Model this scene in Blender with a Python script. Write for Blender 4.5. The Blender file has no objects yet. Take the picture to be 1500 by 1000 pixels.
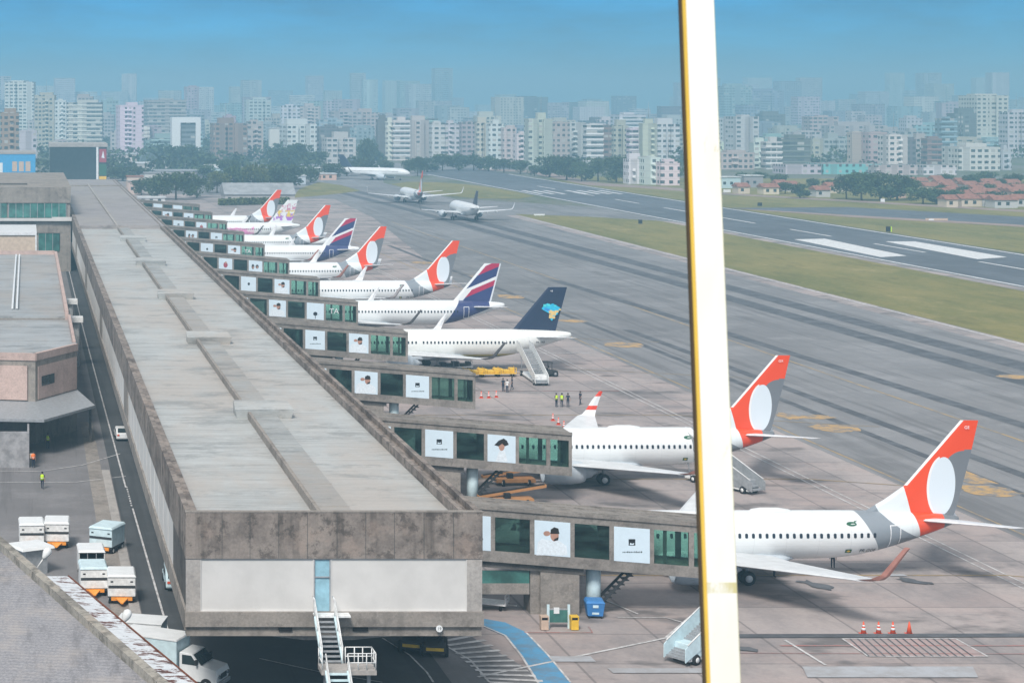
import bpy, bmesh, math, random
from mathutils import Vector, Matrix
R = math.radians
sc = bpy.context.scene
col = sc.collection
# ---------------------------------------------------------------- camera, world, sun, exposure
# 70 mm view from the control tower; the frame is an off-axis crop, so the lens is shifted
F, VX, VY, H = 2900.0, 40.0, 145.0, 38.5
cd = bpy.data.cameras.new('camera')
cd.sensor_fit = 'HORIZONTAL'; cd.sensor_width = 36.0
cd.lens = F / 1500 * 36
cd.shift_x = (750 - VX) / 1500
cd.shift_y = -(500 - VY) / 1500
cd.clip_start = 0.1; cd.clip_end = 30000
cam = bpy.data.objects.new('camera', cd); col.objects.link(cam)
cam.location = (0, 0, H); cam.rotation_euler = (R(90), 0, 0)
sc.camera = cam
cd.dof.use_dof = True; cd.dof.focus_distance = 260; cd.dof.aperture_fstop = 22
SUN_EL, SUN_AZ = R(48), R(205)          # azimuth from +Y (view direction), clockwise
world = bpy.data.worlds.new('World'); sc.world = world
world.use_nodes = True
wt = world.node_tree; wt.nodes.clear()
wo = wt.nodes.new('ShaderNodeOutputWorld'); bg = wt.nodes.new('ShaderNodeBackground')
sky = wt.nodes.new('ShaderNodeTexSky'); sky.sky_type = 'NISHITA'; sky.sun_disc = False
sky.sun_elevation = SUN_EL; sky.sun_rotation = SUN_AZ
sky.altitude = 800; sky.air_density = 1.0; sky.dust_density = 0.0; sky.ozone_density = 3.0
# hazy blue air low over the horizon, bright thin overcast higher up
wtc = wt.nodes.new('ShaderNodeTexCoord'); wsep = wt.nodes.new('ShaderNodeSeparateXYZ'); wt.links.new(wtc.outputs['Generated'], wsep.inputs[0])
wmr = wt.nodes.new('ShaderNodeMapRange'); wmr.interpolation_type = 'SMOOTHSTEP'; wmr.inputs[1].default_value = 0.06; wmr.inputs[2].default_value = 0.40
wt.links.new(wsep.outputs[2], wmr.inputs[0])
def wmul(c):
    t = wt.nodes.new('ShaderNodeMix'); t.data_type = 'RGBA'; t.blend_type = 'MULTIPLY'; t.inputs[0].default_value = 1.0
    wt.links.new(sky.outputs[0], t.inputs[6]); t.inputs[7].default_value = (*c, 1); return t.outputs[2]
wmx = wt.nodes.new('ShaderNodeMix'); wmx.data_type = 'RGBA'; wt.links.new(wmr.outputs[0], wmx.inputs[0])
wt.links.new(wmul((0.0, 0.17, 0.37)), wmx.inputs[6]); wt.links.new(wmul((3.0, 1.72, 0.92)), wmx.inputs[7]); wno = wt.nodes.new('ShaderNodeTexNoise'); wno.inputs['Scale'].default_value = 9; wno.inputs['Detail'].default_value = 6; wno.inputs['Roughness'].default_value = 0.65
wmp = wt.nodes.new('ShaderNodeMapping'); wmp.inputs['Scale'].default_value = (1, 1, 5); wt.links.new(wtc.outputs['Generated'], wmp.inputs[0]); wt.links.new(wmp.outputs[0], wno.inputs['Vector'])
wnr = wt.nodes.new('ShaderNodeMapRange'); wnr.inputs[1].default_value = 0.3; wnr.inputs[2].default_value = 0.7; wnr.inputs[3].default_value = 0.6; wnr.inputs[4].default_value = 1.4; wt.links.new(wno.outputs['Fac'], wnr.inputs[0])
wfn = wt.nodes.new('ShaderNodeMix'); wfn.data_type = 'RGBA'; wfn.blend_type = 'MULTIPLY'; wfn.inputs[0].default_value = 1.0
wt.links.new(wmx.outputs[2], wfn.inputs[6]); wt.links.new(wnr.outputs[0], wfn.inputs[7]); wt.links.new(wfn.outputs[2], bg.inputs[0])
bg.inputs[1].default_value = 0.13
wt.links.new(bg.outputs[0], wo.inputs[0])
sl = bpy.data.lights.new('sun', 'SUN'); sl.energy = 2.4; sl.angle = R(16); sl.color = (1.0, 0.93, 0.86)
so = bpy.data.objects.new('sun', sl); col.objects.link(so)
so.rotation_euler = (R(90) - SUN_EL, 0, math.pi - SUN_AZ)
sc.view_settings.view_transform = 'Standard'; sc.view_settings.look = 'None'
sc.view_settings.gamma = 1; sc.view_settings.exposure = 0.74
sc.render.engine = 'CYCLES'
sc.cycles.use_denoising = True
sc.cycles.max_bounces = 6; sc.cycles.volume_bounces = 2; sc.cycles.transparent_max_bounces = 16
HAZE_DENSITY, HAZE_COLOR = 0.00056, (0.40, 0.72, 0.92, 1)

# ---------------------------------------------------------------- helpers
def at(px, py, Y):                       # photo pixel + distance -> point
    return Vector(((px - VX) * Y / F, Y, H - (py - VY) * Y / F))
def gr(px, py, z=0.0):                   # photo pixel -> point on a level at height z
    Y = (H - z) * F / (py - VY)
    return Vector(((px - VX) * Y / F, Y, z))

class MB:
    def __init__(s): s.v = []; s.f = []; s.m = []; s.s = []
    def add(s, vs, fs, m=0, smooth=False):
        o = len(s.v); s.v += [tuple(v) for v in vs]
        for f in fs:
            s.f.append([i + o for i in f]); s.m.append(m); s.s.append(smooth)
        return s
    def box(s, x0, x1, y0, y1, z0, z1, m=0):
        return s.hexa([(x0,y0,z0),(x1,y0,z0),(x1,y1,z0),(x0,y1,z0)], [(x0,y0,z1),(x1,y0,z1),(x1,y1,z1),(x0,y1,z1)], m)
    def hexa(s, a, b, m=0):
        return s.add(list(a) + list(b), [(3,2,1,0),(4,5,6,7),(0,1,5,4),(1,2,6,5),(2,3,7,6),(3,0,4,7)], m)
    def prism(s, poly, d, m=0):          # polygon of 3-D points swept along vector d
        n = len(poly); d = Vector(d)
        a = [Vector(p) for p in poly]; b = [p + d for p in a]
        return s.add(a + b, [tuple(range(n))[::-1], tuple(range(n, 2*n))] + [(i, (i+1) % n, (i+1) % n + n, i + n) for i in range(n)], m)
    def poly(s, pts, m=0): return s.add(pts, [tuple(range(len(pts)))], m)
    def loft(s, rings, m=0, caps=True, smooth=True, ms=None):
        n = len(rings[0]); o = len(s.v)
        for r in rings: s.v += [tuple(p) for p in r]
        for k in range(len(rings) - 1):
            for i in range(n):
                j = (i + 1) % n
                s.f.append([o+k*n+i, o+k*n+j, o+(k+1)*n+j, o+(k+1)*n+i]); s.m.append(ms[i] if ms else m); s.s.append(smooth)
        if caps:
            s.f.append([o+i for i in range(n)][::-1]); s.m.append(m); s.s.append(False)
            s.f.append([o+(len(rings)-1)*n+i for i in range(n)]); s.m.append(m); s.s.append(False)
        return s
    def cyl(s, p0, p1, r0, r1=None, n=10, m=0, smooth=True):
        p0 = Vector(p0); p1 = Vector(p1); r1 = r0 if r1 is None else r1
        d = (p1 - p0).normalized(); u = d.orthogonal().normalized(); w = d.cross(u)
        ring = lambda p, r: [p + (u*math.cos(2*math.pi*i/n) + w*math.sin(2*math.pi*i/n))*r for i in range(n)]
        return s.loft([ring(p0, r0), ring(p1, r1)], m, True, smooth)
    def tube(s, pts, r, n=6, m=0):
        for a, b in zip(pts[:-1], pts[1:]): s.cyl(a, b, r, r, n, m)
        return s
    def lathe(s, prof, c, axis='x', n=20, m=0):   # prof [(t, r)] about an axis through c
        rings = []
        for t, r in prof:
            ring = []
            for i in range(n):
                a = 2*math.pi*i/n; p, q = r*math.cos(a), r*math.sin(a)
                ring.append((c[0]+t, c[1]+p, c[2]+q) if axis == 'x' else (c[0]+p, c[1]+t, c[2]+q) if axis == 'y' else (c[0]+p, c[1]+q, c[2]+t))
            rings.append(ring)
        return s.loft(rings, m)
    def mesh(s, name, mats):
        me = bpy.data.meshes.new(name); me.from_pydata(s.v, [], s.f)
        for mt in (mats if isinstance(mats, (list, tuple)) else [mats]): me.materials.append(mt)
        me.polygons.foreach_set('material_index', s.m); me.polygons.foreach_set('use_smooth', s.s)
        bm = bmesh.new(); bm.from_mesh(me); bmesh.ops.recalc_face_normals(bm, faces=bm.faces); bm.to_mesh(me); bm.free()
        me.update(); return me
    def build(s, name, mats, parent=None, loc=None, bevel=0):
        return put(s.mesh(name, mats), name, parent, loc, bevel)
def put(me, name, parent=None, loc=None, bevel=0):
    o = bpy.data.objects.new(name, me); col.objects.link(o)
    if parent: o.parent = parent
    if loc is not None: o.location = loc
    if bevel:
        b = o.modifiers.new('bevel', 'BEVEL'); b.width = bevel; b.segments = 2; b.limit_method = 'ANGLE'
    return o
def tag(o, label=None, cat=None, group=None, kind=None):
    if label: o['label'] = label
    if cat: o['category'] = cat
    if group: o['group'] = group
    if kind: o['kind'] = kind
    return o
def empty(name, loc, rz=0, label=None, cat=None, group=None):
    o = bpy.data.objects.new(name, None); col.objects.link(o); o.empty_display_size = 0.3
    o.location = loc; o.rotation_euler = (0, 0, rz)
    return tag(o, label, cat, group)
def copy_tree(o, parent=None):
    c = o.copy(); col.objects.link(c)
    if parent: c.parent = parent
    for ch in o.children: copy_tree(ch, c)
    return c
def text_mesh(txt, size, mat, depth=0.0, align='CENTER'):
    cu = bpy.data.curves.new('text', 'FONT'); cu.body = txt; cu.size = size; cu.align_x = align; cu.align_y = 'CENTER'; cu.extrude = depth
    o = bpy.data.objects.new('text', cu); col.objects.link(o)
    dg = bpy.context.evaluated_depsgraph_get(); me = bpy.data.meshes.new_from_object(o.evaluated_get(dg))
    bpy.data.objects.remove(o); bpy.data.curves.remove(cu)
    me.transform(Matrix.Rotation(R(90), 4, 'X')); me.materials.clear(); me.materials.append(mat)
    return me                            # stands in the XZ plane, readable from -Y
ORD = lambda n: ['first','second','third','fourth','fifth','sixth','seventh','eighth','ninth','tenth','eleventh','twelfth','thirteenth','fourteenth','fifteenth','sixteenth','seventeenth','eighteenth','nineteenth','twentieth'][n-1] if n <= 20 else (['twenty','thirty','forty','fifty','sixty','seventy','eighty','ninety'][n//10-2] + ('ieth' if False else '-' + ORD(n % 10)) if n % 10 else {30:'thirtieth',40:'fortieth',50:'fiftieth',60:'sixtieth',70:'seventieth',80:'eightieth'}.get(n, str(n)+'th'))

# ---------------------------------------------------------------- node helpers and materials
class S:                                  # a socket with arithmetic
    def __init__(s, nt, k): s.nt, s.k = nt, k
    def op(s, o, b=None, c=None):
        n = s.nt.nodes.new('ShaderNodeMath'); n.operation = o
        for i, x in enumerate((s, b, c)):
            if x is None: continue
            if isinstance(x, S): s.nt.links.new(x.k, n.inputs[i])
            else: n.inputs[i].default_value = x
        return S(s.nt, n.outputs[0])
    def __add__(s, b): return s.op('ADD', b)
    def __sub__(s, b): return s.op('SUBTRACT', b)
    def __mul__(s, b): return s.op('MULTIPLY', b)
    def __truediv__(s, b): return s.op('DIVIDE', b)
    def __gt__(s, b): return s.op('GREATER_THAN', b)
    def __lt__(s, b): return s.op('LESS_THAN', b)
    def fract(s): return s.op('FRACT')
    def abs(s): return s.op('ABSOLUTE')
    def mx(s, b): return s.op('MAXIMUM', b)
    def mn(s, b): return s.op('MINIMUM', b)
    def ramp(s, a, b):                    # smooth 0..1 between a and b
        n = s.nt.nodes.new('ShaderNodeMapRange'); n.interpolation_type = 'SMOOTHSTEP'
        s.nt.links.new(s.k, n.inputs[0]); n.inputs[1].default_value = a; n.inputs[2].default_value = b
        return S(s.nt, n.outputs[0])
class Mat:
    def __init__(s, name, rough=0.6, spec=0.3, metal=0.0):
        s.m = bpy.data.materials.new(name); s.m.use_nodes = True; s.nt = s.m.node_tree
        s.p = s.nt.nodes['Principled BSDF']; s.p.inputs['Roughness'].default_value = rough
        s.p.inputs['Specular IOR Level'].default_value = spec; s.p.inputs['Metallic'].default_value = metal
        s.tc = s.nt.nodes.new('ShaderNodeTexCoord')
    def xyz(s, which='Object'):
        n = s.nt.nodes.new('ShaderNodeSeparateXYZ')
        if which == 'Normal': s.nt.links.new(s.tc.outputs['Normal'], n.inputs[0])
        elif which == 'World':
            g = s.nt.nodes.new('ShaderNodeNewGeometry'); s.nt.links.new(g.outputs['Position'], n.inputs[0])
        else: s.nt.links.new(s.tc.outputs[which], n.inputs[0])
        return [S(s.nt, o) for o in n.outputs]
    def vec(s, which='Object', scale=(1,1,1), loc=(0,0,0)):
        mp = s.nt.nodes.new('ShaderNodeMapping')
        if which == 'World':
            g = s.nt.nodes.new('ShaderNodeNewGeometry'); s.nt.links.new(g.outputs['Position'], mp.inputs[0])
        else: s.nt.links.new(s.tc.outputs[which], mp.inputs[0])
        mp.inputs['Scale'].default_value = scale; mp.inputs['Location'].default_value = loc
        return mp.outputs[0]
    def noise(s, scale=1.0, detail=4, rough=0.6, which='World', sc3=(1,1,1), loc=(0,0,0)):
        n = s.nt.nodes.new('ShaderNodeTexNoise'); n.inputs['Scale'].default_value = scale
        n.inputs['Detail'].default_value = detail; n.inputs['Roughness'].default_value = rough
        s.nt.links.new(s.vec(which, sc3, loc), n.inputs['Vector']); return S(s.nt, n.outputs['Fac'])
    def voro(s, scale, which='World', sc3=(1,1,1)):
        n = s.nt.nodes.new('ShaderNodeTexVoronoi'); n.inputs['Scale'].default_value = scale
        s.nt.links.new(s.vec(which, sc3), n.inputs['Vector']); return S(s.nt, n.outputs['Color'])
    def rgb(s, c): 
        n = s.nt.nodes.new('ShaderNodeRGB'); n.outputs[0].default_value = (*c, 1); return S(s.nt, n.outputs[0])
    def mix(s, f, a, b, mode='MIX'):
        n = s.nt.nodes.new('ShaderNodeMix'); n.data_type = 'RGBA'; n.blend_type = mode
        for i, x in ((0, f), (6, a), (7, b)):
            if isinstance(x, S): s.nt.links.new(x.k, n.inputs[i])
            else: n.inputs[i].default_value = x if i == 0 else (*x, 1)
        return S(s.nt, n.outputs[2])
    def color(s, c):
        if isinstance(c, S): s.nt.links.new(c.k, s.p.inputs['Base Color'])
        else: s.p.inputs['Base Color'].default_value = (*c, 1)
        return s
    def bump(s, h, strength=0.3, dist=0.05):
        n = s.nt.nodes.new('ShaderNodeBump'); n.inputs['Strength'].default_value = strength; n.inputs['Distance'].default_value = dist
        s.nt.links.new(h.k, n.inputs['Height']); s.nt.links.new(n.outputs[0], s.p.inputs['Normal']); return s
def plain(name, c, rough=0.6, spec=0.3, metal=0.0, var=0.12, scale=1.5, which='Object'):
    m = Mat(name, rough, spec, metal); n = m.noise(scale, 5, 0.65, which)
    m.color(m.mix(n.ramp(0.3, 0.7), tuple(x*(1-var) for x in c), tuple(min(1, x*(1+var)) for x in c)))
    return m.m
MT = {}
def concrete(name, c, stain=0.5, sx=0.35):
    m = Mat(name, 0.9, 0.15)
    a = m.noise(0.25, 6, 0.7); streak = m.noise(1.0, 4, 0.6, 'World', (1.2, 1.2, 0.12)); fine = m.noise(6, 3, 0.6)
    base = m.mix(fine.ramp(0.3, 0.7), tuple(x*0.88 for x in c), tuple(x*1.1 for x in c))
    d = m.mix(a.ramp(0.42, 0.66) * stain, base, (c[0]*0.38, c[1]*0.38, c[2]*0.4))
    d = m.mix(streak.ramp(0.5, 0.75) * (stain*0.8), d, (c[0]*0.3, c[1]*0.3, c[2]*0.3))
    blot = m.noise(0.8, 8, 0.8, 'World', (1, 1, 1), (5, 3, 9)); d = m.mix(blot.ramp(0.50, 0.60) * (stain*0.8), d, (c[0]*0.22, c[1]*0.22, c[2]*0.23)); rub = m.noise(0.5, 5, 0.7, 'World', (1, 1, 1), (15, 31, 2)); d = m.mix(rub.ramp(0.52, 0.7) * (stain*0.5), d, (min(1, c[0]*1.35), c[1]*1.22, c[2]*1.15))
    m.color(d).bump(fine, 0.2, 0.02); return m.m
MT['parapet'] = concrete('parapet_concrete', (0.28, 0.245, 0.22), 0.85)
MT['conc'] = concrete('concrete', (0.30, 0.275, 0.25), 0.4)
MT['conc_light'] = concrete('light_concrete', (0.40, 0.38, 0.36), 0.25)
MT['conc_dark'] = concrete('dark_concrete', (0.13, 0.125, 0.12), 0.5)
MT['jet'] = concrete('jetway_concrete', (0.27, 0.25, 0.23), 0.45)
MT['white_panel'] = plain('white_wall_panel', (0.60, 0.595, 0.58), 0.7, 0.2, 0, 0.07, 0.35)
MT['white_paint'] = plain('white_paint', (0.74, 0.77, 0.78), 0.35, 0.4, 0, 0.06, 1.0)
MT['white_metal'] = plain('white_painted_metal', (0.72, 0.74, 0.74), 0.45, 0.4, 0, 0.14, 3.0)
MT['pale_blue'] = plain('pale_blue_paint', (0.55, 0.70, 0.75), 0.45, 0.4, 0, 0.1, 2.0)
MT['grey_metal'] = plain('grey_metal', (0.33, 0.35, 0.37), 0.5, 0.4, 0.2, 0.15, 3.0)
MT['dark'] = plain('dark_metal', (0.035, 0.037, 0.04), 0.6, 0.3)  # near-black base colour shared by chassis, fans, tugs and stairs
MT['rubber'] = plain('rubber', (0.02, 0.02, 0.022), 0.8, 0.2)
MT['black'] = plain('black_print', (0.015, 0.015, 0.018), 0.5, 0.3)
MT['yellow'] = plain('yellow_paint', (0.75, 0.48, 0.05), 0.5, 0.3)
MT['orange_dull'] = plain('dull_orange_paint', (0.40, 0.20, 0.08), 0.6, 0.3)
MT['orange'] = plain('orange_paint', (0.80, 0.30, 0.04), 0.5, 0.3)
MT['cone'] = plain('cone_orange', (0.75, 0.10, 0.04), 0.5, 0.3)
MT['blue'] = plain('blue_plastic', (0.05, 0.20, 0.48), 0.45, 0.3)
MT['beige'] = plain('beige_plastic', (0.55, 0.42, 0.33), 0.6, 0.3)
MT['hivis'] = plain('hi_vis_yellow', (0.55, 0.80, 0.04), 0.7, 0.2)
MT['hivis_o'] = plain('hi_vis_orange', (0.85, 0.22, 0.06), 0.7, 0.2)
MT['navy_cloth'] = plain('navy_cloth', (0.03, 0.04, 0.065), 0.85, 0.1)
MT['skin'] = plain('skin', (0.36, 0.21, 0.15), 0.6, 0.3)
MT['hair'] = plain('dark_hair', (0.02, 0.016, 0.014), 0.7, 0.3)
MT['poster'] = plain('poster_paper', (0.62, 0.75, 0.84), 0.35, 0.35, 0, 0.03)
MT['poster_skin'] = plain('poster_skin_tone', (0.42, 0.24, 0.18), 0.4, 0.3)
MT['poster_red'] = plain('poster_red', (0.35, 0.06, 0.09), 0.4, 0.3)
MT['poster_shirt'] = plain('poster_shirt', (0.70, 0.78, 0.84), 0.4, 0.3, 0, 0.1, 5)
MT['glass_dark'] = plain('dark_window_glass', (0.03, 0.045, 0.05), 0.08, 0.6, 0, 0.2, 0.6)
MT['glass_teal'] = plain('teal_window_glass', (0.05, 0.17, 0.15), 0.12, 0.6, 0, 0.5, 0.35)
MT['glass_blue'] = plain('blue_door_glass', (0.30, 0.52, 0.62), 0.15, 0.5, 0, 0.2, 0.8)
MT['rust'] = plain('rust', (0.16, 0.06, 0.035), 0.9, 0.1, 0, 0.4, 3)
MT['pink'] = concrete('pink_render', (0.52, 0.40, 0.36), 0.22)
MT['tan'] = plain('tan_render', (0.55, 0.45, 0.36), 0.8, 0.2)
MT['wallgrey'] = plain('grey_corrugated_wall', (0.30, 0.30, 0.31), 0.7, 0.2, 0, 0.25, 1.2)
def glass(tc=(0.58, 0.70, 0.67), fac=0.26, nm='jetway_glass'):                              # tinted jetway glass one can see through
    m = Mat(nm, 0.05, 0.5); nt = m.nt
    tr = nt.nodes.new('ShaderNodeBsdfTransparent'); tr.inputs[0].default_value = (*tc, 1)
    mx = nt.nodes.new('ShaderNodeMixShader'); out = nt.nodes['Material Output']
    n = m.noise(0.5, 3, 0.6, 'World', (1, 1, 3.5))
    m.color(m.mix(n.ramp(0.4, 0.65), (0.015, 0.03, 0.03), (0.06, 0.12, 0.11)))
    mx.inputs[0].default_value = fac
    nt.links.new(tr.outputs[0], mx.inputs[1]); nt.links.new(m.p.outputs[0], mx.inputs[2]); nt.links.new(mx.outputs[0], out.inputs[0])
    return m.m
MT['glass'] = glass(); MT['glass_clear'] = glass((0.72, 0.88, 0.83), 0.14, 'clear_teal_glass')
def metal_roof(name, c, axis_y=True, pitch=0.33, patch=0.4, spec=0.25):
    m = Mat(name, 0.5, spec); x, y, z = m.xyz('World')
    t = (y if axis_y else x) / pitch
    rib = ((t.fract() - 0.5).abs() * 2)
    jx = m.noise(0.05, 5, 0.7); st = m.noise(0.35, 6, 0.75, 'World', (0.25, 1.6, 1) if axis_y else (1.6, 0.25, 1)); fine = m.noise(3, 3, 0.6)
    base = m.mix(jx.ramp(0.35, 0.65), tuple(v*0.9 for v in c), tuple(v*1.08 for v in c))
    base = m.mix(st.ramp(0.48, 0.72) * patch, base, (c[0]*0.45, c[1]*0.42, c[2]*0.4))
    base = m.mix(rib.ramp(0.75, 1.0) * 0.22, base, tuple(v*0.5 for v in c))
    s1 = m.noise(1.0, 5, 0.7, 'World', (0.10, 2.4, 1)); base = m.mix(s1.ramp(0.50, 0.62) * 0.5, base, tuple(v*0.52 for v in c)); s2 = m.noise(1.0, 4, 0.7, 'World', (0.16, 1.3, 1), (3, 8, 1)); base = m.mix(s2.ramp(0.52, 0.66) * 0.45, base, tuple(min(1, v*1.25) for v in c))
    wm = m.noise(0.06, 5, 0.75, 'World', (1, 0.4, 1), (21, 5, 0)); base = m.mix(wm.ramp(0.42, 0.62) * 0.75, base, (c[0]*0.97, c[0]*0.88, c[0]*0.79)); bl = m.noise(0.22, 7, 0.8, 'World', (0.6, 1.3, 1), (51, 9, 0)); base = m.mix(bl.ramp(0.50, 0.62) * 0.6, base, tuple(v*0.42 for v in c))
    sheet = ((y if axis_y else x) / 7.3).fract()
    base = m.mix((sheet.ramp(0.975, 0.99)) * 0.4, base, tuple(v*0.45 for v in c))
    base = m.mix(fine.ramp(0.35, 0.7) * 0.12, base, tuple(v*0.5 for v in c))
    m.color(base).bump(rib, 0.35, 0.05); return m.m
MT['roof'] = metal_roof('corrugated_roof', (0.45, 0.47, 0.465)); MT['roof_strip'] = metal_roof('raised_roof_strip', (0.36, 0.375, 0.37))
MT['roof_pink'] = metal_roof('dull_roof', (0.33, 0.305, 0.30), True, 0.9)
MT['roof_blue'] = metal_roof('blue_grey_roof', (0.36, 0.38, 0.39), True, 0.6)
def felt():
    m = Mat('weathered_roof_felt', .9, .15); a = m.noise(1.0, 5, .75, 'World', (.9, .12, 1)); b = m.noise(1.0, 6, .75, 'World', (.14, .10, 1), (4, 2, 0)); g = m.noise(7, 4, .8); sp = m.noise(2.2, 5, .8); rx, ry, rz_ = m.xyz('World'); rib = ((ry * 1.0 + rx * 0.28) / 0.55).fract()
    c = m.mix(g.ramp(.3, .7), (.20, .20, .215), (.37, .37, .39)); c = m.mix(a.ramp(.5, .66) * .5, c, (.13, .13, .14)); c = m.mix(b.ramp(.52, .68) * .5, c, (.42, .385, .36)); c = m.mix(sp.ramp(.58, .7) * .5, c, (.45, .45, .46)); c = m.mix(rib.ramp(.7, .95) * .35, c, (.13, .13, .14)); m.color(c).bump(g, .4, .03); return m.m
MT['roof_near'] = felt()
# ---------------------------------------------------------------- ground
def apron_mat():
    m = Mat('apron_concrete', 0.85, 0.2); x, y, z = m.xyz('World')
    big = m.noise(0.02, 6, 0.7); mid = m.noise(0.12, 6, 0.75, 'World', (1, 0.5, 1)); fine = m.noise(2.5, 3, 0.6); oil = m.noise(0.16, 4, 0.6, 'World', (0.6, 1, 1), (37, 11, 0))
    wn = m.nt.nodes.new('ShaderNodeTexWhiteNoise'); wn.noise_dimensions = '2D'; cb = m.nt.nodes.new('ShaderNodeCombineXYZ'); m.nt.links.new((x / 7.5).op('FLOOR').k, cb.inputs[0]); m.nt.links.new((y / 7.5).op('FLOOR').k, cb.inputs[1]); m.nt.links.new(cb.outputs[0], wn.inputs['Vector']); slab = S(m.nt, wn.outputs['Value'])
    c = m.mix(big.ramp(0.35, 0.65), (0.33, 0.295, 0.29), (0.42, 0.37, 0.355))
    c = m.mix(mid.ramp(0.4, 0.62) * 0.6, c, (0.19, 0.18, 0.185)); pk = m.noise(0.05, 5, 0.7, 'World', (1, 1.6, 1), (11, 7, 0)); c = m.mix(pk.ramp(0.46, 0.64) * 0.7, c, (0.42, 0.345, 0.325)); c = m.mix(slab.ramp(0.55, 1.0) * 0.28, c, (0.15, 0.145, 0.155)); c = m.mix(slab.ramp(0.45, 0.0) * 0.25, c, (0.46, 0.42, 0.41))
    c = m.mix(oil.ramp(0.53, 0.67) * 0.75, c, (0.10, 0.098, 0.10))
    c = m.mix(fine.ramp(0.3, 0.7) * 0.15, c, (0.16, 0.15, 0.15))
    jx = (((x / 7.5).fract() - 0.5).abs() * 2).ramp(0.965, 0.985); jy = (((y / 7.5).fract() - 0.5).abs() * 2).ramp(0.965, 0.99)
    c = m.mix(jx.mx(jy) * 0.45, c, (0.075, 0.072, 0.075))
    m.color(c); return m.m
def asphalt_mat(name, c, along=True, patch=0.5):
    m = Mat(name, 0.85, 0.25)
    big = m.noise(0.015, 5, 0.7); st = m.noise(0.14, 6, 0.75, 'World', (1, 0.05, 1) if along else (0.05, 1, 1)); mid = m.noise(0.09, 6, 0.75); fine = m.noise(3, 3, 0.6)
    k = m.mix(big.ramp(0.35, 0.65), tuple(v*0.82 for v in c), tuple(v*1.15 for v in c))
    k = m.mix(st.ramp(0.5, 0.72) * patch, k, tuple(v*0.5 for v in c))
    k = m.mix(mid.ramp(0.47, 0.68) * 0.5, k, tuple(min(1, v*1.55) for v in c)); s3 = m.noise(0.5, 5, 0.7, 'World', (1, 0.03, 1) if along else (0.03, 1, 1), (9, 2, 0)); k = m.mix(s3.ramp(0.52, 0.62) * patch, k, tuple(v*0.6 for v in c))
    k = m.mix(fine.ramp(0.35, 0.7) * 0.15, k, tuple(v*0.6 for v in c))
    m.color(k); return m.m
def grass_mat(name, a, b, c):
    m = Mat(name, 0.95, 0.1); n = m.noise(0.035, 7, 0.75, 'World', (1, 0.35, 1)); f = m.noise(0.6, 4, 0.7)
    k = m.mix(n.ramp(0.35, 0.65), a, b); k = m.mix(f.ramp(0.45, 0.75) * 0.5, k, c); g2 = m.noise(0.11, 6, 0.8, 'World', (1.6, 0.3, 1), (7, 3, 0)); k = m.mix(g2.ramp(0.5, 0.66) * 0.5, k, tuple(v*0.62 for v in b)); g3 = m.noise(0.06, 6, 0.8, 'World', (1, 0.5, 1), (70, 31, 0)); k = m.mix(g3.ramp(0.54, 0.7) * 0.55, k, tuple(v*1.15 for v in c)); m.color(k); return m.m
def worn(name, c, under, amt=0.5, scale=0.8):
    m = Mat(name, 0.8, 0.2); n = m.noise(scale, 6, 0.75); m.color(m.mix(n.ramp(0.40, 0.62) * amt, c, under)); return m.m
APRON = apron_mat(); ASPH = asphalt_mat('taxiway_asphalt', (0.215, 0.215, 0.222), True, 0.65); RWY = asphalt_mat('runway_asphalt', (0.115, 0.128, 0.15))
YARD = asphalt_mat('yard_asphalt', (0.19, 0.185, 0.19)); ROAD = asphalt_mat('road_asphalt', (0.075, 0.08, 0.085))
GRASS = grass_mat('grass', (0.245, 0.212, 0.075), (0.15, 0.155, 0.05), (0.32, 0.26, 0.12)); CITYG = grass_mat('city_ground', (0.20, 0.20, 0.19), (0.10, 0.13, 0.07), (0.26, 0.20, 0.17))
DIRT = grass_mat('dirt', (0.34, 0.25, 0.22), (0.27, 0.22, 0.19), (0.38, 0.31, 0.28))
WMARK = worn('white_marking', (0.62, 0.62, 0.62), (0.27, 0.26, 0.26), 0.7); WMARK2 = worn('runway_marking', (0.72, 0.74, 0.75), (0.3, 0.3, 0.3), 0.4)
BMARK = worn('blue_marking', (0.10, 0.30, 0.50), (0.16, 0.2, 0.24), 0.6, 0.5); DMARK = worn('dark_mark', (0.085, 0.09, 0.10), (0.15, 0.16, 0.175), 0.75, 0.25)
OMARK = worn('orange_marking', (0.50, 0.32, 0.13), (0.19, 0.195, 0.205), 1.0, 0.45); RMARK = worn('red_marking', (0.40, 0.16, 0.14), (0.27, 0.25, 0.25), 0.8, 0.4)
OLINE = worn('yellow_line', (0.42, 0.30, 0.14), (0.17, 0.18, 0.2), 0.7, 0.3); PALE = worn('pale_patch', (0.40, 0.42, 0.45), (0.3, 0.29, 0.29), 0.7, 0.25)
def sheet(name, pts, z, m):
    return tag(MB().poly([(p[0], p[1], z) for p in pts], 0).build(name, m), kind='structure')
def ribbon_pts(pts, w):
    L, Rr = [], []
    for i, p in enumerate(pts):
        a = Vector(pts[max(0, i-1)][:2]); b = Vector(pts[min(len(pts)-1, i+1)][:2]); d = (b - a).normalized(); n = Vector((-d.y, d.x)) * w/2
        L.append((p[0]+n.x, p[1]+n.y)); Rr.append((p[0]-n.x, p[1]-n.y))
    return L + Rr[::-1]
class Marks:                               # many strips of paint in one sheet of markings
    def __init__(s, z): s.b = MB(); s.z = z
    def line(s, pts, w, m=0):
        s.z += .0004
        q = ribbon_pts(pts, w); n = len(pts)
        for i in range(n-1): s.b.poly([(*q[i], s.z), (*q[i+1], s.z), (*q[2*n-2-i], s.z), (*q[2*n-1-i], s.z)], m)
    def area(s, pts, m=0):
        s.z += .0004; s.b.poly([(p[0], p[1], s.z) for p in pts], m)
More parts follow.
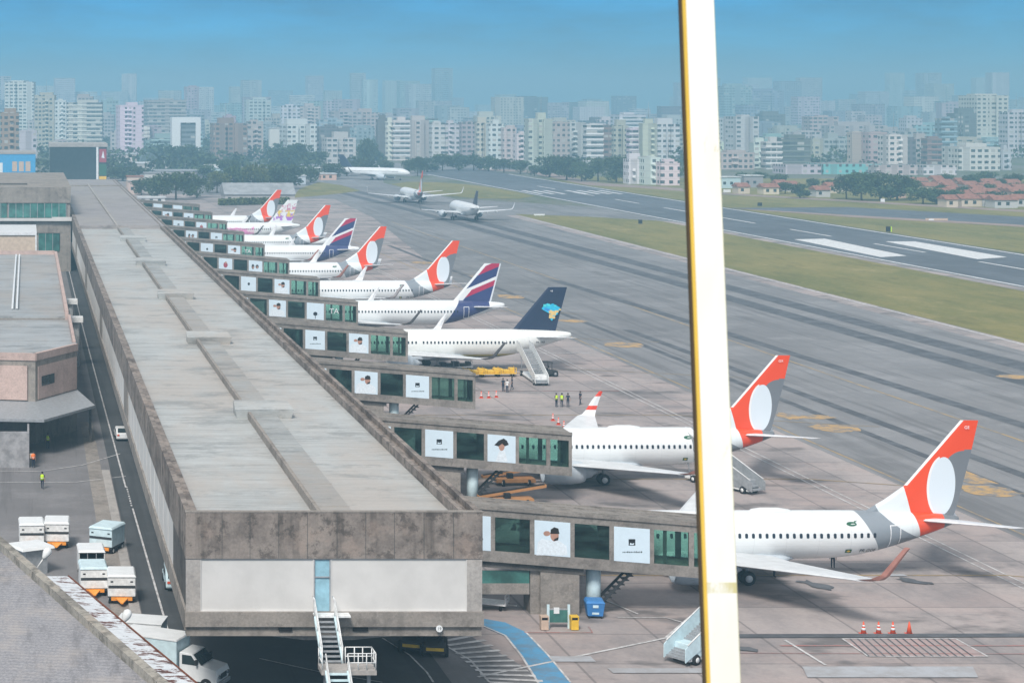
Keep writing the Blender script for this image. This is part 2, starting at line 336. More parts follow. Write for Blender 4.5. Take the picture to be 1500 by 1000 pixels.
sheet('city_ground', [(-4000, -300), (7000, -300), (7000, 9000), (-4000, 9000)], 0.0, CITYG)
sheet('apron', [(28, 60), (87, 60), (87, 380), (96, 480), (112, 640), (118, 760), (60, 800), (40, 1000), (0, 1000), (0, 660), (28, 640)], 0.02, APRON)
sheet('taxiway', [(87, 60), (157, 60), (157, 300), (160, 480), (163, 655), (185, 640), (203, 620), (203, 700), (185, 735), (165, 762), (163, 905), (175, 975), (215, 1000), (340, 1180), (150, 1180), (50, 1040), (40, 1000), (60, 800), (118, 760), (112, 640), (96, 480), (87, 380)], 0.03, ASPH)
sheet('grass_strip', [(157, 60), (202.3, 60), (202.3, 620), (185, 645), (163, 662), (160, 480), (157, 300)], 0.04, GRASS)
sheet('grass_island', [gr(572, 270), gr(600, 266.5), gr(650, 267.5), gr(700, 272), gr(752, 280), gr(784, 287.5), gr(760, 291.5), gr(700, 291), gr(640, 286), gr(600, 278)], 0.06, GRASS)
sheet('taxiway_edge', [(152, 60), (157.2, 60), (157.2, 300), (160.2, 480), (163, 655), (158, 655), (155, 480), (152, 300)], 0.038, APRON)
sheet('runway_edge', [(199.5, 60), (203.2, 60), (203.2, 620), (199.5, 622)], 0.047, APRON)
sheet('runway', [(203, 60), (247, 60), (247, 1050), (300, 1180), (203, 1040)], 0.05, RWY)
sheet('grass_field', [(248, 60), (900, 60), (900, 900), (340, 960), (300, 960), (262, 1010), (248, 930)], 0.04, GRASS)
p = [gr(1062, 283), gr(1500, 308), gr(1700, 320), gr(1700, 326), gr(1500, 311), gr(1062, 285.3), gr(880, 271), gr(880, 269)]
sheet('perimeter_road', p, 0.07, DIRT)
sheet('crossing_taxiway', [gr(1066, 305), gr(1240, 303.5), gr(1500, 318), gr(1750, 330), gr(1750, 344), gr(1500, 331), gr(1240, 316)], 0.07, RWY)
sheet('taxiway_shoulder', [gr(1066, 305), gr(1240, 315), gr(1500, 330), gr(1750, 343), gr(1750, 347), gr(1500, 333), gr(1240, 318)], 0.09, DIRT)
sheet('grass_verge', [gr(428, 290), gr(440, 276), gr(468, 267), gr(500, 271.5), gr(528, 279.5), gr(500, 283.5), gr(466, 287)], 0.06, GRASS)
sheet('dirt_bank', [gr(700, 247.2), gr(790, 250.5), gr(880, 268), gr(1000, 276), gr(1000, 279), gr(860, 271.5), gr(770, 252.5), gr(700, 249)], 0.08, DIRT)
sheet('yard', [(-60, 60), (8.6, 60), (8.6, 900), (-60, 900)], 0.02, YARD)
sheet('service_road', [(8.6, 60), (28, 60), (28, 640), (8.6, 640)], 0.025, ROAD)
sheet('service_road_bend', [(28, 60), (34.5, 60), (34.5, 131), (33, 137), (31.5, 143), (30, 151), (28, 158)], 0.03, YARD)
tag(MB().box(7.7, 8.5, 60, 205, 0.0, 0.14).build('kerb', MT['conc_light']), kind='structure')
# painted markings, dark and pale patches
mk = Marks(0.075)                          # runway and taxiway paint
for X in (204.3, 245.6): mk.line([(X, 60), (X, 1010)], 0.9)
for (x0, x1) in ((209, 214.5), (234, 240)): pass
a = [gr(1163, 351), gr(1208, 350), gr(1328, 375), gr(1290, 377)]; mk.area(a)
a = [gr(1296, 354), gr(1340, 354), gr(1475, 377), gr(1432, 380)]; mk.area(a)
for k in range(14): mk.line([(225, 90 + k*58), (225, 120 + k*58)], 0.9)
for k in range(8):
    X = 208 + k*4.6
    if k != 3: mk.line([(X, 800), (X, 832)], 1.9)
tag(mk.b.build('runway_markings', WMARK2), kind='structure')
mk = Marks(0.045)
mk.line([(156, 60), (156, 300), (159, 480), (161.5, 640)], 0.5, 0)
mk.line([(112, 60), (112, 300), (114, 620)], 0.35, 1)
mk.line([(143.2, 60), (143.2, 420), (140, 700), (135, 900)], 4.4, 3)
mk.line([(135.6, 60), (135.6, 420), (132, 700), (126, 900)], 4.0, 3)
mk.line([(120, 150), (112, 420)], 2.2, 3); mk.line([(104, 60), (100, 330)], 1.6, 3); mk.line([(97, 180), (95, 520)], 1.2, 3)
mk.line([(88, 60), (88, 620)], 0.25, 1)
rnd = random.Random(5)
for (px, py, w, h) in ((912, 505, 62, 9), (1225, 627, 78, 13), (1155, 610, 34, 10), (1195, 611, 60, 6), (1447, 719, 84, 17), (748, 435, 40, 7), (840, 470, 44, 6), (700, 405, 30, 4), (1485, 552, 50, 7), (618, 385, 34, 4)):
    c = gr(px, py); c2 = gr(px + w/2, py); c3 = gr(px, py + h/2); n = 18
    rx, ry = c2.x - c.x, c.y - c3.y
    mk.area([(c.x + rx*math.cos(6.283*i/n)*rnd.uniform(.75, 1.1), c.y + ry*math.sin(6.283*i/n)*rnd.uniform(.7, 1.15)) for i in range(n)], 2)
c = gr(1418, 699); mk.area([(c.x-1.6, c.y-3.6), (c.x+1.4, c.y-3.6), (c.x+1.4, c.y+3.4), (c.x-1.6, c.y+3.4)], 2)
tag(mk.b.build('taxiway_markings', [WMARK, OLINE, OMARK, DMARK]), kind='structure')
mk = Marks(0.05)
for X in (78.3, 79.2): mk.line([(X, 100), (X, 640)], 0.16, 0)
mk.line([(70, 300), (86, 300)], 0.3, 0)
J_Y = [147.4 + 40.5*i for i in range(12)]
for i, y in enumerate(J_Y):
    mk.line([(38, y + 12.6), (79, y + 12.6), (100, y + 4)], 0.25, 3)
    mk.line([(53, y - 8), (78, y - 8)], 0.22, 2); mk.line([(53, y + 31), (78, y + 31)], 0.18, 0)
a, b = gr(700, 992), gr(975, 935); mk.line([a, b, gr(1010, 905)], 0.25, 0)
mk.line([gr(905, 905), gr(975, 905), gr(1010, 915)], 0.15, 0)
mk.line([gr(768, 927), gr(868, 927), gr(862, 918)], 0.14, 2)
mk.line([gr(1080, 932), gr(1800, 930)], 0.95, 1)  # wide dark band across the near apron
mk.line([gr(1075, 957), gr(1760, 959)], 0.1, 2)
mk.line([gr(1150, 938), gr(1210, 975)], 0.2, 0)
mk.line([gr(860, 868), gr(935, 900)], 0.15, 0)
q = [gr(1234, 936), gr(1272, 962), gr(1447, 962), gr(1400, 936)]
mk.b.poly([(v.x, v.y, .046) for v in q], 5)
for u, v in zip(q, q[1:] + q[:1]): mk.line([u, v], 0.14, 0)
for k in range(1, 15):
    t = k/15; mk.line([q[0].lerp(q[3], t), q[1].lerp(q[2], t - 0.06)], 0.11, 1)
for (px, py, w, h) in ((1195, 857, 42, 14), (1340, 852, 40, 10), (1085, 950, 40, 8)):  # irregular dark patches on the apron, two beneath the nearest airliner
    c = gr(px, py); mk.area([(c.x + w/40*math.cos(i*.35)*rnd.uniform(.45, 1.15) - math.sin(i*.35)*.6, c.y + h/14*2.0*math.sin(i*.35)*rnd.uniform(.5, 1.1)) for i in range(18)], 1)
for (px, py, w, h) in ((835, 966, 60, 8), (1300, 985, 250, 16), (960, 983, 140, 7), (1310, 843, 25, 3)):  # pale patches; the widest paints a bluish reflection into the ground colour
    a, b = gr(px-w/2, py-h/2), gr(px+w/2, py-h/2); c, d = gr(px+w/2+8, py+h/2), gr(px-w/2+8, py+h/2); mk.area([a, b, c, d], 4)
tag(mk.b.build('apron_marks_and_patches', [WMARK, DMARK, RMARK, OLINE, PALE, worn('faded_red_field', (0.40, 0.30, 0.29), (0.3, 0.27, 0.265), 0.8, 0.5)]), kind='structure')
mk = Marks(0.055)                          # blue walkway, hatching and lines of the road bend
mk.area([gr(700, 905), gr(740, 912), gr(772, 927), gr(803, 960), gr(836, 1000), gr(850, 1020), gr(800, 1020), gr(788, 1000), gr(764, 962), gr(740, 932), gr(700, 915)], 0)
tag(mk.b.build('blue_walkway', BMARK), kind='structure')
mk = Marks(0.065)
mk.line([gr(700, 914), gr(740, 931), gr(764, 961), gr(788, 1000), gr(800, 1020)], 0.16)
mk.line([gr(770, 926), gr(803, 960), gr(836, 1000)], 0.14)
mk.line([gr(642, 940), gr(690, 968), gr(717, 1000)], 0.16)
for k in range(13):
    a = gr(640 + k*7, 934 + k*6); b = gr(690 + k*10.5, 923 + k*7.5); mk.line([a, b], 0.42)
mk.line([gr(560, 935), gr(600, 960), gr(625, 985), gr(635, 1000)], 0.14)
mk.line([gr(380, 965), gr(470, 985), gr(560, 1000)], 0.12)
mk.line([(9.75, 196), (9.35, 330), (9.3, 600)], 0.16)
mk.line([(9.9, 186), (10.2, 140)], 0.16)
for k in range(9): mk.line([(9.85, 187 + k*1.1), (9.85, 187.6 + k*1.1)], 0.16)
mk.line([gr(0, 691), gr(60, 691), gr(120, 682), gr(176, 665)], 0.15)
mk.line([gr(0, 707), gr(110, 707), gr(184, 698)], 0.15)
tag(mk.b.build('road_markings', WMARK), kind='structure')
tag(MB().box(6.3, 7.7, 60, 236, 0.01, 0.05).build('pavement', MT['conc']), kind='structure')

# ---------------------------------------------------------------- terminal pier
TX0, TX1, TY0, TYR, TY1 = 9.92, 28.52, 124.0, 405.5, 640.0
ZR, ZP, ZL, ZS = 12.63, 9.72, 6.42, 5.15
pier = empty('terminal_pier', (19.2, TY0, 0), 0, 'long low concrete terminal pier with ribbed metal roof running away beside the parked planes', 'terminal')
def pt(mb, name, mt, parent=pier, bevel=0):
    o = mb.build(name, mt, parent); o.matrix_parent_inverse = Matrix.Translation((-19.2, -TY0, 0)); 
    if bevel: b = o.modifiers.new('bevel', 'BEVEL'); b.width = bevel; b.segments = 1
    return o
b = MB()                                   # parapet bands
b.box(TX0, TX0+0.35, TY0+0.35, TY1, ZP, ZR); b.box(TX1-0.35, TX1, TY0+0.35, TY1, ZP, ZR); b.box(TX0, TX1, TY0, TY0+0.35, ZP, ZR)
b.box(TX1-1.25, TX1-0.95, TY0+0.4, TY1, ZR-0.7, ZR-0.08); b.box(TX1-0.95, TX1-0.35, TY0+0.4, TY1, ZR-0.9, ZR-0.45); b.box(TX0+0.35, TX0+0.8, TY0+0.4, TY1, ZR-0.7, ZR-0.12)
for k in range(24): b.box(TX0-0.012, TX0, TY0+2+k*20, TY0+2.1+k*20, ZP, ZR)
pt(b, 'parapet', MT['parapet'])
for X in (12.2, 13.95, 15.75, 17.55, 19.4, 21.2, 23.0, 24.85, 26.7): b = MB(); b.box(X-0.022, X+0.022, TY0-0.006, TY0, ZP, ZR); pt(b, 'panel_joint', MT['conc_dark'])
b = MB(); b.box(TX0-.03, TX1+.03, TY0-.03, TY0+.38, ZR, ZR+.06); pt(b, 'coping', MT['conc'])
b = MB(); b.box(TX0+0.3, TX1-0.3, TY0+0.25, TYR, ZS-0.1, ZR-0.75)
pt(b, 'roof', MT['roof'])
b = MB(); b.box(TX0+0.3, TX1-0.3, TYR+0.01, TY1, ZS-0.1, ZR-0.15); b.box(TX0+0.35, TX1-1.3, TYR-0.3, TYR, ZR-0.8, ZR+0.0)
pt(b, 'flat_roof', MT['roof_pink'])
b = MB(); b.box(18.1, 18.5, TYR, 600, ZR-0.15, ZR+0.25); pt(b, 'roof_kerb', MT['conc_light'])
b = MB(); b.box(10.4, 28, 590, 592, ZR-.15, ZR+.12); pt(b, 'roof_step', MT['conc'])
b = MB()                                   # soffit slab, ledge, edge beam
b.box(TX0-0.05, TX1+0.05, TY0-0.15, TY0+0.5, ZS+0.35, ZL); b.box(TX0+0.05, TX1-0.05, TY0+0.1, TY0+0.9, ZS-0.28, ZS+0.35)
b.box(TX0-0.05, TX0+0.5, TY0+0.5, TY1, ZS, ZL); b.box(TX1-0.5, TX1+0.05, TY0+0.5, TY1, ZS, ZL)
for X in (17.0, 21.7): b.box(X-0.06, X+0.06, TY0-0.17, TY0-0.15, 5.9, 6.02)
pt(b, 'floor_beam', MT['conc'])
b = MB(); zb = ZS-0.28
b.prism([(TX0+.4, TY0+1.2, zb), (13.6, TY0+1.2, zb-.08), (17.5, TY0+1.2, zb-.55), (20.5, TY0+1.2, zb-.55), (25.6, TY0+1.2, zb-.05), (25.6, TY0+1.2, ZS-0.05), (TX0+.4, TY0+1.2, ZS-0.05)], (0, 0.9, 0)); pt(b, 'haunched_beam', MT['conc_light'])
b = MB()
for (x0, x1) in ((13.35, 16.45), (0, 0)):
    pass
b.box(15.75, 16.6, TY0-0.02, TY0+0.1, 5.2, 5.5); pt(b, 'drain_slot', MT['black']); b = MB(); b.box(20.4, 21.35, TY0-0.02, TY0+0.1, 5.2, 5.5); pt(b, 'drain_slot', MT['black'])
b = MB(); b.box(TX0+0.02, 10.85, TY0+0.05, TY0+0.3, ZL, ZP); pt(b, 'corner_column', MT['conc_light']); b = MB(); b.box(27.55, TX1-0.02, TY0+0.05, TY0+0.3, ZL, ZP); pt(b, 'corner_column', MT['conc_light'])
for (x0, x1) in ((10.85, 17.95), (19.02, 27.55)):
    b = MB(); b.box(x0, x1, TY0+0.12, TY0+0.3, ZL, ZP); b.box(x0, x1, TY0+0.06, TY0+0.12, ZL, ZL+0.06); b.box(x0, x0+0.05, TY0+0.06, TY0+0.12, ZL+0.06, ZP); b.box(x1-0.05, x1, TY0+0.06, TY0+0.12, ZL+0.06, ZP)
    pt(b, 'wall_panel', MT['white_panel'])
b = MB(); b.box(17.95, 19.02, TY0+0.14, TY0+0.3, ZL, ZP); dg_ = pt(b, 'glass_door', MT['glass_blue'])
b = MB()
for x in (17.95, 18.94): b.box(x, x+0.08, TY0+0.06, TY0+0.14, ZL, ZP)
b.box(18.03, 18.94, TY0+0.06, TY0+0.14, 8.52, 8.6); b.box(18.03, 18.94, TY0+.06, TY0+.14, ZP-.07, ZP)
o = b.build('door_frame', MT['grey_metal'], dg_)
y = TY0 + 12
for k in range(8):                         # white panels between piers along the road side
    y1 = y + 60.5
    b = MB(); b.box(TX0+0.12, TX0+0.3, y, y1, ZL, ZP)
    for q in range(1, 12): b.box(TX0+0.1, TX0+0.12, y+q*5.05, y+q*5.05+0.05, ZL, ZP)
    pt(b, 'wall_panel', MT['white_panel'])
    b = MB(); b.box(TX0+0.04, TX0+0.4, y1+.003, y1 + 7.497, ZL, ZP); pt(b, 'wall_pier', MT['conc'])
    y = y1 + 7.5
b = MB(); b.box(TX0+0.1, TX0+0.4, TY0+0.3, TY0+11.99, ZL, ZP); pt(b, 'wall_pier', MT['conc_dark'])
b = MB(); b.box(TX1-0.4, TX1-0.1, TY0+0.3, TY1, ZL, ZP); pt(b, 'apron_wall', MT['conc'])
for k in range(24):
    yy = 165 + k*20
    for X in (14, 25):
        b = MB(); b.box(X-.4, X+.4, yy-.4, yy+.4, 0, ZS-0.1); pt(b, 'column', MT['conc_dark'])
# roof ventilators: stepped strip and hats along the middle
b = MB(); b2 = MB(); ys = [TY0+0.4, 167, 217, 265, 318, 371, TYR-0.4]
for k in range(len(ys)-1):
    xo = 0.0
    b.box(18.35, 18.6, ys[k], ys[k+1]-2.2, ZR-0.75, ZR-0.15); b2.box(18.6, 20.7, ys[k], ys[k+1]-2.2, ZR-0.75, ZR-0.35)
    for q in range(6): b2.box(18.6, 20.75, ys[k]+q*7.5+3, ys[k]+q*7.5+3.08, ZR-.35, ZR-.31) if ys[k]+q*7.5+3.1 < ys[k+1]-2.3 else None
pt(b, 'roof_kerb', MT['conc']); pt(b2, 'raised_strip', MT['roof_strip'])
for yy in ys[1:-1]:
    b = MB(); b.hexa([(17.5, yy-2, ZR-0.75), (22.0, yy-2, ZR-0.75), (22.0, yy+1.2, ZR-0.75), (17.5, yy+1.2, ZR-0.75)], [(17.3, yy-2.2, ZR+.05), (22.2, yy-2.2, ZR+0.05), (22.0, yy+1.3, ZR+0.3), (17.5, yy+1.3, ZR+0.3)])
    pt(b, 'roof_ventilator', MT['roof'])
sg = MB(); sg.cyl((25.77, TY0-0.16, 5.27+.13), (25.77, TY0-0.2, 5.27+.13), 0.21, n=20)
sgo = pt(sg, 'number_sign', MT['white_paint'])
o = put(text_mesh('19', 0.26, MT['black']), 'sign_number', sgo); o.location = (25.77, TY0-0.204, 5.4)

# steel stair on the end wall
stair = empty('steel_staircase', (18.5, TY0, 0), 0, 'pale steel staircase with handrails and landing below the glass door of the pier', 'staircase')
def part(mb, name, mt, root, loc=None, bevel=0):
    o = mb.build(name, mt, root, None, bevel); o.location = (-root.location[0], -root.location[1], -root.location[2]) if loc is None else loc
    return o
x0, x1 = 17.86, 19.1
yT, yB, zT, zB = 123.85, 119.9, ZL, 4.35
b = MB(); b.box(x0, x1+1.0, 123.0, 123.86, ZL-0.12, ZL-0.02); part(b, 'top_landing', MT['white_metal'], stair)
b = MB(); n = 9
for k in range(n):
    t = (k+0.5)/n; yy = 123.0 + (yB-123.0)*t; zz = zT-0.1 + (zB-zT)*(k+1)/(n+1); b.box(x0+.08, x1-.08, yy-0.16, yy+0.16, zz-0.05, zz)
part(b, 'tread', MT['grey_metal'], stair)
for X in (x0, x1):
    b = MB(); b.prism([(X-.05, 123.0, zT-.02), (X-.05, 123.0, zT-.3), (X-.05, yB, zB-.2), (X-.05, yB, zB+.1)], (.1, 0, 0)); part(b, 'stringer', MT['pale_blue'], stair)
    b = MB(); b.tube([(X, 123.8, zT+1), (X, 123.0, zT+1.0), (X, yB, zB+1.0)], .045, 6, 0); b.tube([(X, 123.0, zT+.5), (X, yB, zB+.5)], .03)
    for k in range(4): t = k/3; b.cyl((X, 123.0+(yB-123.0)*t, zT+(zB-zT)*t-.1), (X, 123.0+(yB-123.0)*t, zT+(zB-zT)*t+1), .035, n=6)
    part(b, 'handrail', MT['white_metal'], stair)
b = MB(); b.box(17.6, 20.9, 118.4, 119.9, zB-.28, zB); part(b, 'landing', MT['conc_light'], stair)
b = MB()
for z in (.45, 1.0):
    b.tube([(19.25, 119.85, zB+z), (20.85, 119.85, zB+z), (20.85, 118.45, zB+z), (19.2, 118.45, zB+z)], .035)
for (X, Y) in ((19.25, 119.85), (19.8, 119.85), (20.3, 119.85), (20.85, 119.85), (20.85, 119.1), (20.85, 118.45), (20.3, 118.45), (19.8, 118.45), (19.2, 118.45)): b.cyl((X, Y, zB), (X, Y, zB+1), .035, n=6)
part(b, 'landing_rail', MT['white_metal'], stair)
b = MB()
for z in (.45, 1.0): b.tube([(17.65, 119.9, zB+z), (17.65, 118.45, zB+z)], .035)
for Y in (119.9, 118.45): b.cyl((17.65, Y, zB), (17.65, Y, zB+1), .035, n=6)
part(b, 'landing_rail', MT['white_metal'], stair)
b = MB(); b.prism([(17.8, 118.4, zB), (17.8, 118.4, zB-.3), (17.8, 112.5, 0), (17.8, 112.9, 0)], (.12, 0, 0)); b.prism([(19.1, 118.4, zB), (19.1, 118.4, zB-.3), (19.1, 112.5, 0), (19.1, 112.9, 0)], (.12, 0, 0))
for k in range(16):
    t = (k+.5)/16; b.box(17.92, 19.1, 118.4-5.6*t-.17, 118.4-5.6*t+.17, zB-zB*t-.05, zB-zB*t)
part(b, 'lower_flight', MT['pale_blue'], stair)
b = MB()
for X in (17.85, 19.15): b.tube([(X, 118.4, zB+1), (X, 112.7, 1.0)], .045); b.tube([(X, 118.4, zB+.5), (X, 112.7, .5)], .03)
part(b, 'lower_handrail', MT['white_metal'], stair)
for X in (18.0, 20.6):
    b = MB(); b.box(X-.1, X+.1, 119.4, 119.6, 0, zB-.28)
    part(b, 'post', MT['grey_metal'], stair)
# ---------------------------------------------------------------- airliners (local x runs aft from the nose, camera side is -y)
WHITE, ORANGE, GREYP, NAVY, CRIM = (0.74, 0.77, 0.78), (0.80, 0.075, 0.02), (0.24, 0.275, 0.31), (0.035, 0.05, 0.16), (0.42, 0.02, 0.08)
TAILC = (0.17, 0.185, 0.205)
def dirty(m, c):
    n = m.noise(0.8, 5, 0.7, 'Object', (0.4, 1, 2)); c = m.mix(n.ramp(0.45, 0.75) * 0.16, c, (0.35, 0.35, 0.36)); X, Y_, Z = m.xyz(); ln = ((X / 2.6).fract() > 0.982) * 1.0 + ((Z / 0.93).fract() > 0.97); return m.mix(ln.mn(1.0) * 0.16, c, (0.25, 0.26, 0.28))
def orange_fus(L):
    m = Mat('white_grey_orange_paint', 0.3, 0.45); x, y, z = m.xyz(); x = x + (38.0 - L)
    c = m.rgb(WHITE)
    c = m.mix((x - (z * -0.56 + 32.4)).ramp(-0.03, 0.03), c, GREYP)
    q = (z * -1 + 6.0) / 2.75; c = m.mix((x - (q * q * 3.2 + 31.2)).ramp(-0.03, 0.03), c, (0.72, 0.78, 0.80))
    c = m.mix((x - ((z * -1 + 7.2).mx(0.0) * 0.27 + 33.5)).ramp(-0.03, 0.03), c, ORANGE)
    low = (z - ((x - 34.4).mx(0.0) * 0.27 + 3.3)) < 0.0
    c = m.mix(low * (x > 32.6), c, TAILC); c = m.mix(x > 36.6, c, TAILC)
    m.color(dirty(m, c)); return m.m
def orange_fin(L):
    m = Mat('orange_fin_paint', 0.3, 0.45); x, y, z = m.xyz(); x = x + (38.0 - L)
    c = m.rgb(ORANGE)
    e2 = ((x - 38.35) / 2.1).op('POWER', 2.0) + ((z - 7.1) / 3.0).op('POWER', 2.0)
    c = m.mix((e2 < 1.0), c, TAILC); c = m.mix((x > 38.4) * (z < 10.2), c, TAILC)
    u = x - (z - 7.3) * 0.05
    e1 = ((u - 36.62) / 1.06).op('POWER', 2.0) + ((z - 7.25) / 2.35).op('POWER', 2.0)
    e0 = ((u - 36.55) / 1.2).op('POWER', 2.0) + ((z - 7.25) / 2.45).op('POWER', 2.0)
    c = m.mix((e0 < 1.0) * (x < 36.4), c, (0.8, 0.8, 0.8)); c = m.mix(e1 < 1.0, c, (0.66, 0.74, 0.80))
    le = x - ((z - 7.25) * 0.868 + 33.5)
    c = m.mix((le < 0.24) * (z > 7.3), c, (0.78, 0.78, 0.78))
    c = m.mix((x < (z * -1 + 7.2).mx(0.0) * 0.27 + 33.5) * (z < 7.3), c, (0.72, 0.78, 0.80))
    q = (z * -1 + 6.0).mx(0.0) / 2.75; c = m.mix(x < (q * q * 3.2 + 31.2), c, GREYP)
    m.color(c); return m.m
def band_paint(L, fin):                    # white with navy and crimson diagonal bands
    m = Mat('banded_fin_paint' if fin else 'banded_fuselage_paint', 0.3, 0.45); x, y, z = m.xyz(); x = x + (37.57 - L)
    c = m.rgb(WHITE); s = z - (x - 33.0) * 0.42; d = x - ((z - 8.5) * 0.84 + 31.5)      # s rises across the bands, d is the distance behind the leading edge
    def band(c, lo, hi, dmin, colr, dmax=9.0): return m.mix(((s > lo) * (s < hi)) * ((d > dmin) * (d < dmax)), c, colr)
    if fin:
        c = band(c, 8.35, 9.75, 0.5, NAVY); c = band(c, 9.75, 10.75, 0.55, CRIM); c = band(c, 7.0, 7.85, 1.5, CRIM); c = band(c, 3.0, 7.0, 0.55, NAVY)
        c = m.mix((s > 6.6) * ((d < 1.5) * (s < 8.35)), c, WHITE); c = m.mix(x > z * 0.27 + 33.55, c, (0.66, 0.70, 0.74))
    else:
        dd = x - ((z - 2.0) * 0.69 + 27.4); c = m.mix((dd > 0.0) * (z > (x - 27.4) * 0.41 + 1.5) * (x < 34.9), c, NAVY)
    m.color(dirty(m, c) if not fin else c); return m.m
def navy_fin():
    m = Mat('navy_fin_paint', 0.3, 0.45); m.color((0.022, 0.035, 0.075)); return m.m
def striped_fus():                          # white with a thin gold and dark belly stripe
    m = Mat('white_gold_stripe_paint', 0.3, 0.45); x, y, z = m.xyz(); c = m.rgb((0.76, 0.78, 0.76))
    lo = z - ((x - 18) * (x - 18) * 0.0012 + 2.05)
    c = m.mix((lo < 0.28) * (lo > 0.0) * (x < 29.5), c, (0.42, 0.36, 0.08)); c = m.mix((lo < 0.0) * (x < 29.5), c, (0.05, 0.07, 0.06)); c = m.mix((lo < -0.35) * (x < 30.5), c, (0.5, 0.52, 0.5))
    m.color(dirty(m, c)); return m.m
def flower_paint(fin):
    m = Mat('pink_flower_paint', 0.3, 0.45); x, y, z = m.xyz(); c = m.rgb((0.72, 0.76, 0.76))
    n = m.noise(0.9 if fin else 1.1, 4, 0.7, 'Object'); n2 = m.noise(0.6, 3, 0.6, 'Object', (1, 1, 1), (9, 4, 2))
    if fin:
        c = m.mix(n.ramp(0.5, 0.54) * (z > 8.6) * (z < 10.8), c, (0.55, 0.22, 0.35)); c = m.mix(n2.ramp(0.46, 0.5) * (z < 8.2) * (z > 6.3) * (x > 26.8), c, (0.38, 0.15, 0.55)); c = m.mix(n2.ramp(0.56, 0.58) * (z < 9.0) * (z > 7.3) * (x > 27), c, (0.7, 0.55, 0.1))
    else:
        pk = (x > 7.0) * (x < 21.5) * (z < n * 3.0 + 2.9); c = m.mix(pk, c, (0.75, 0.30, 0.55)); c = m.mix(pk * n2.ramp(0.5, 0.53), c, (0.78, 0.62, 0.70)); c = m.mix((x > 21.5) * (x < 27.5) * n.ramp(0.6, 0.63), c, (0.3, 0.2, 0.35))
    m.color(c); return m.m
MT['wing'] = plain('wing_grey', (0.64, 0.67, 0.69), 0.4, 0.4, 0, 0.1, 0.7)
MT['nacelle'] = plain('white_nacelle', (0.50, 0.56, 0.61), 0.3, 0.45, 0, 0.08, 0.6)
MT['lip'] = plain('bare_metal_lip', (0.5, 0.5, 0.52), 0.25, 0.5, 0.8)
def banded():
    m = Mat('red_banded_winglet', .35, .4); x, y, z = m.xyz(); k = (z > 5.75) * 1.0 + ((z > 4.3) * (z < 4.75)); m.color(m.mix(k.mn(1.0), (.74, .76, .78), (.72, .06, .03))); return m.m
MT['wl_band'] = banded()
MT['wl_red'] = plain('orange_winglet', (0.34, 0.16, 0.13), 0.35, 0.4)
MT['wl_grey'] = plain('grey_winglet', (0.34, 0.32, 0.33), 0.35, 0.4)
MT['wl_dark'] = plain('dark_winglet', (0.07, 0.07, 0.075), 0.35, 0.4)
MT['wl_white'] = plain('white_winglet', (0.72, 0.74, 0.76), 0.35, 0.4)
MT['green_dark'] = plain('dark_green_print', (0.03, 0.12, 0.07), 0.4, 0.3)
MT['pane'] = plain('cabin_window_pane', (0.025, 0.035, 0.05), 0.15, 0.5)
MT['outline'] = plain('door_outline', (0.80, 0.82, 0.83), 0.4, 0.3)
MT['outline_d'] = plain('grey_door_outline', (0.48, 0.5, 0.52), 0.4, 0.3)
N737 = dict(L=38.0, R=1.88, ry=1.88, prof=[(0,2.9,.06),(.25,2.93,.5),(.8,3.0,.88),(1.8,3.1,1.3),(3.2,3.24,1.64),(5.2,3.34,1.86),(7,3.35,1.88),(25.5,3.35,1.88),(27.5,3.38,1.86),(29,3.46,1.78),(31,3.63,1.58),(33,3.9,1.28),(35,4.2,.92),(36.6,4.43,.58),(37.6,4.58,.32),(38.0,4.64,.16)],
  fin=[(4.8,29.6,37.5),(5.25,30.4,37.7),(6.2,32.0,37.95),(7.25,33.5,38.25),(9.5,35.45,38.85),(12.55,38.1,39.55)], wing=dict(x=13.2, te=22.3, tk=22.2, tipx=22.6, tipc=2.0, span=16.8, z=1.95, dih=.115),
  stab=dict(x=34.4, c=3.7, tipx=38.4, tipc=1.4, span=7.15, z=4.55, dih=.12), eng=dict(x0=13.2, x1=18.2, y=4.85, z=1.66, r=1.12), gear=(19.8, 2.86, .57), nose=(4.1, .36), win=(4.9, 31.6, .545, 3.62), doors=(3.6, 32.3), wl=2.55)
N320 = dict(L=37.57, R=1.98, ry=1.98, prof=[(0,3.25,.08),(.3,3.3,.62),(1,3.4,1.05),(2.2,3.55,1.5),(4,3.7,1.85),(6,3.78,1.98),(25,3.78,1.98),(27,3.83,1.93),(29,3.98,1.78),(31.5,4.28,1.44),(34,4.62,1.0),(36,4.86,.65),(37.2,4.98,.4),(37.57,5.0,.25)],
  fin=[(5.3,28.2,35.2),(5.85,29.3,35.4),(8.0,31.1,35.95),(11.76,34.25,36.95)], wing=dict(x=12.6, te=20.6, tk=20.6, tipx=20.7, tipc=1.6, span=16.6, z=2.35, dih=.09),
  stab=dict(x=31.6, c=3.6, tipx=35.4, tipc=1.3, span=6.2, z=4.7, dih=.1), eng=dict(x0=10.3, x1=14.7, y=5.75, z=1.75, r=1.1), gear=(17.7, 3.8, .58), nose=(5.0, .38), win=(5.5, 30.2, .533, 4.12), doors=(4.2, 31.0), wl=2.4)
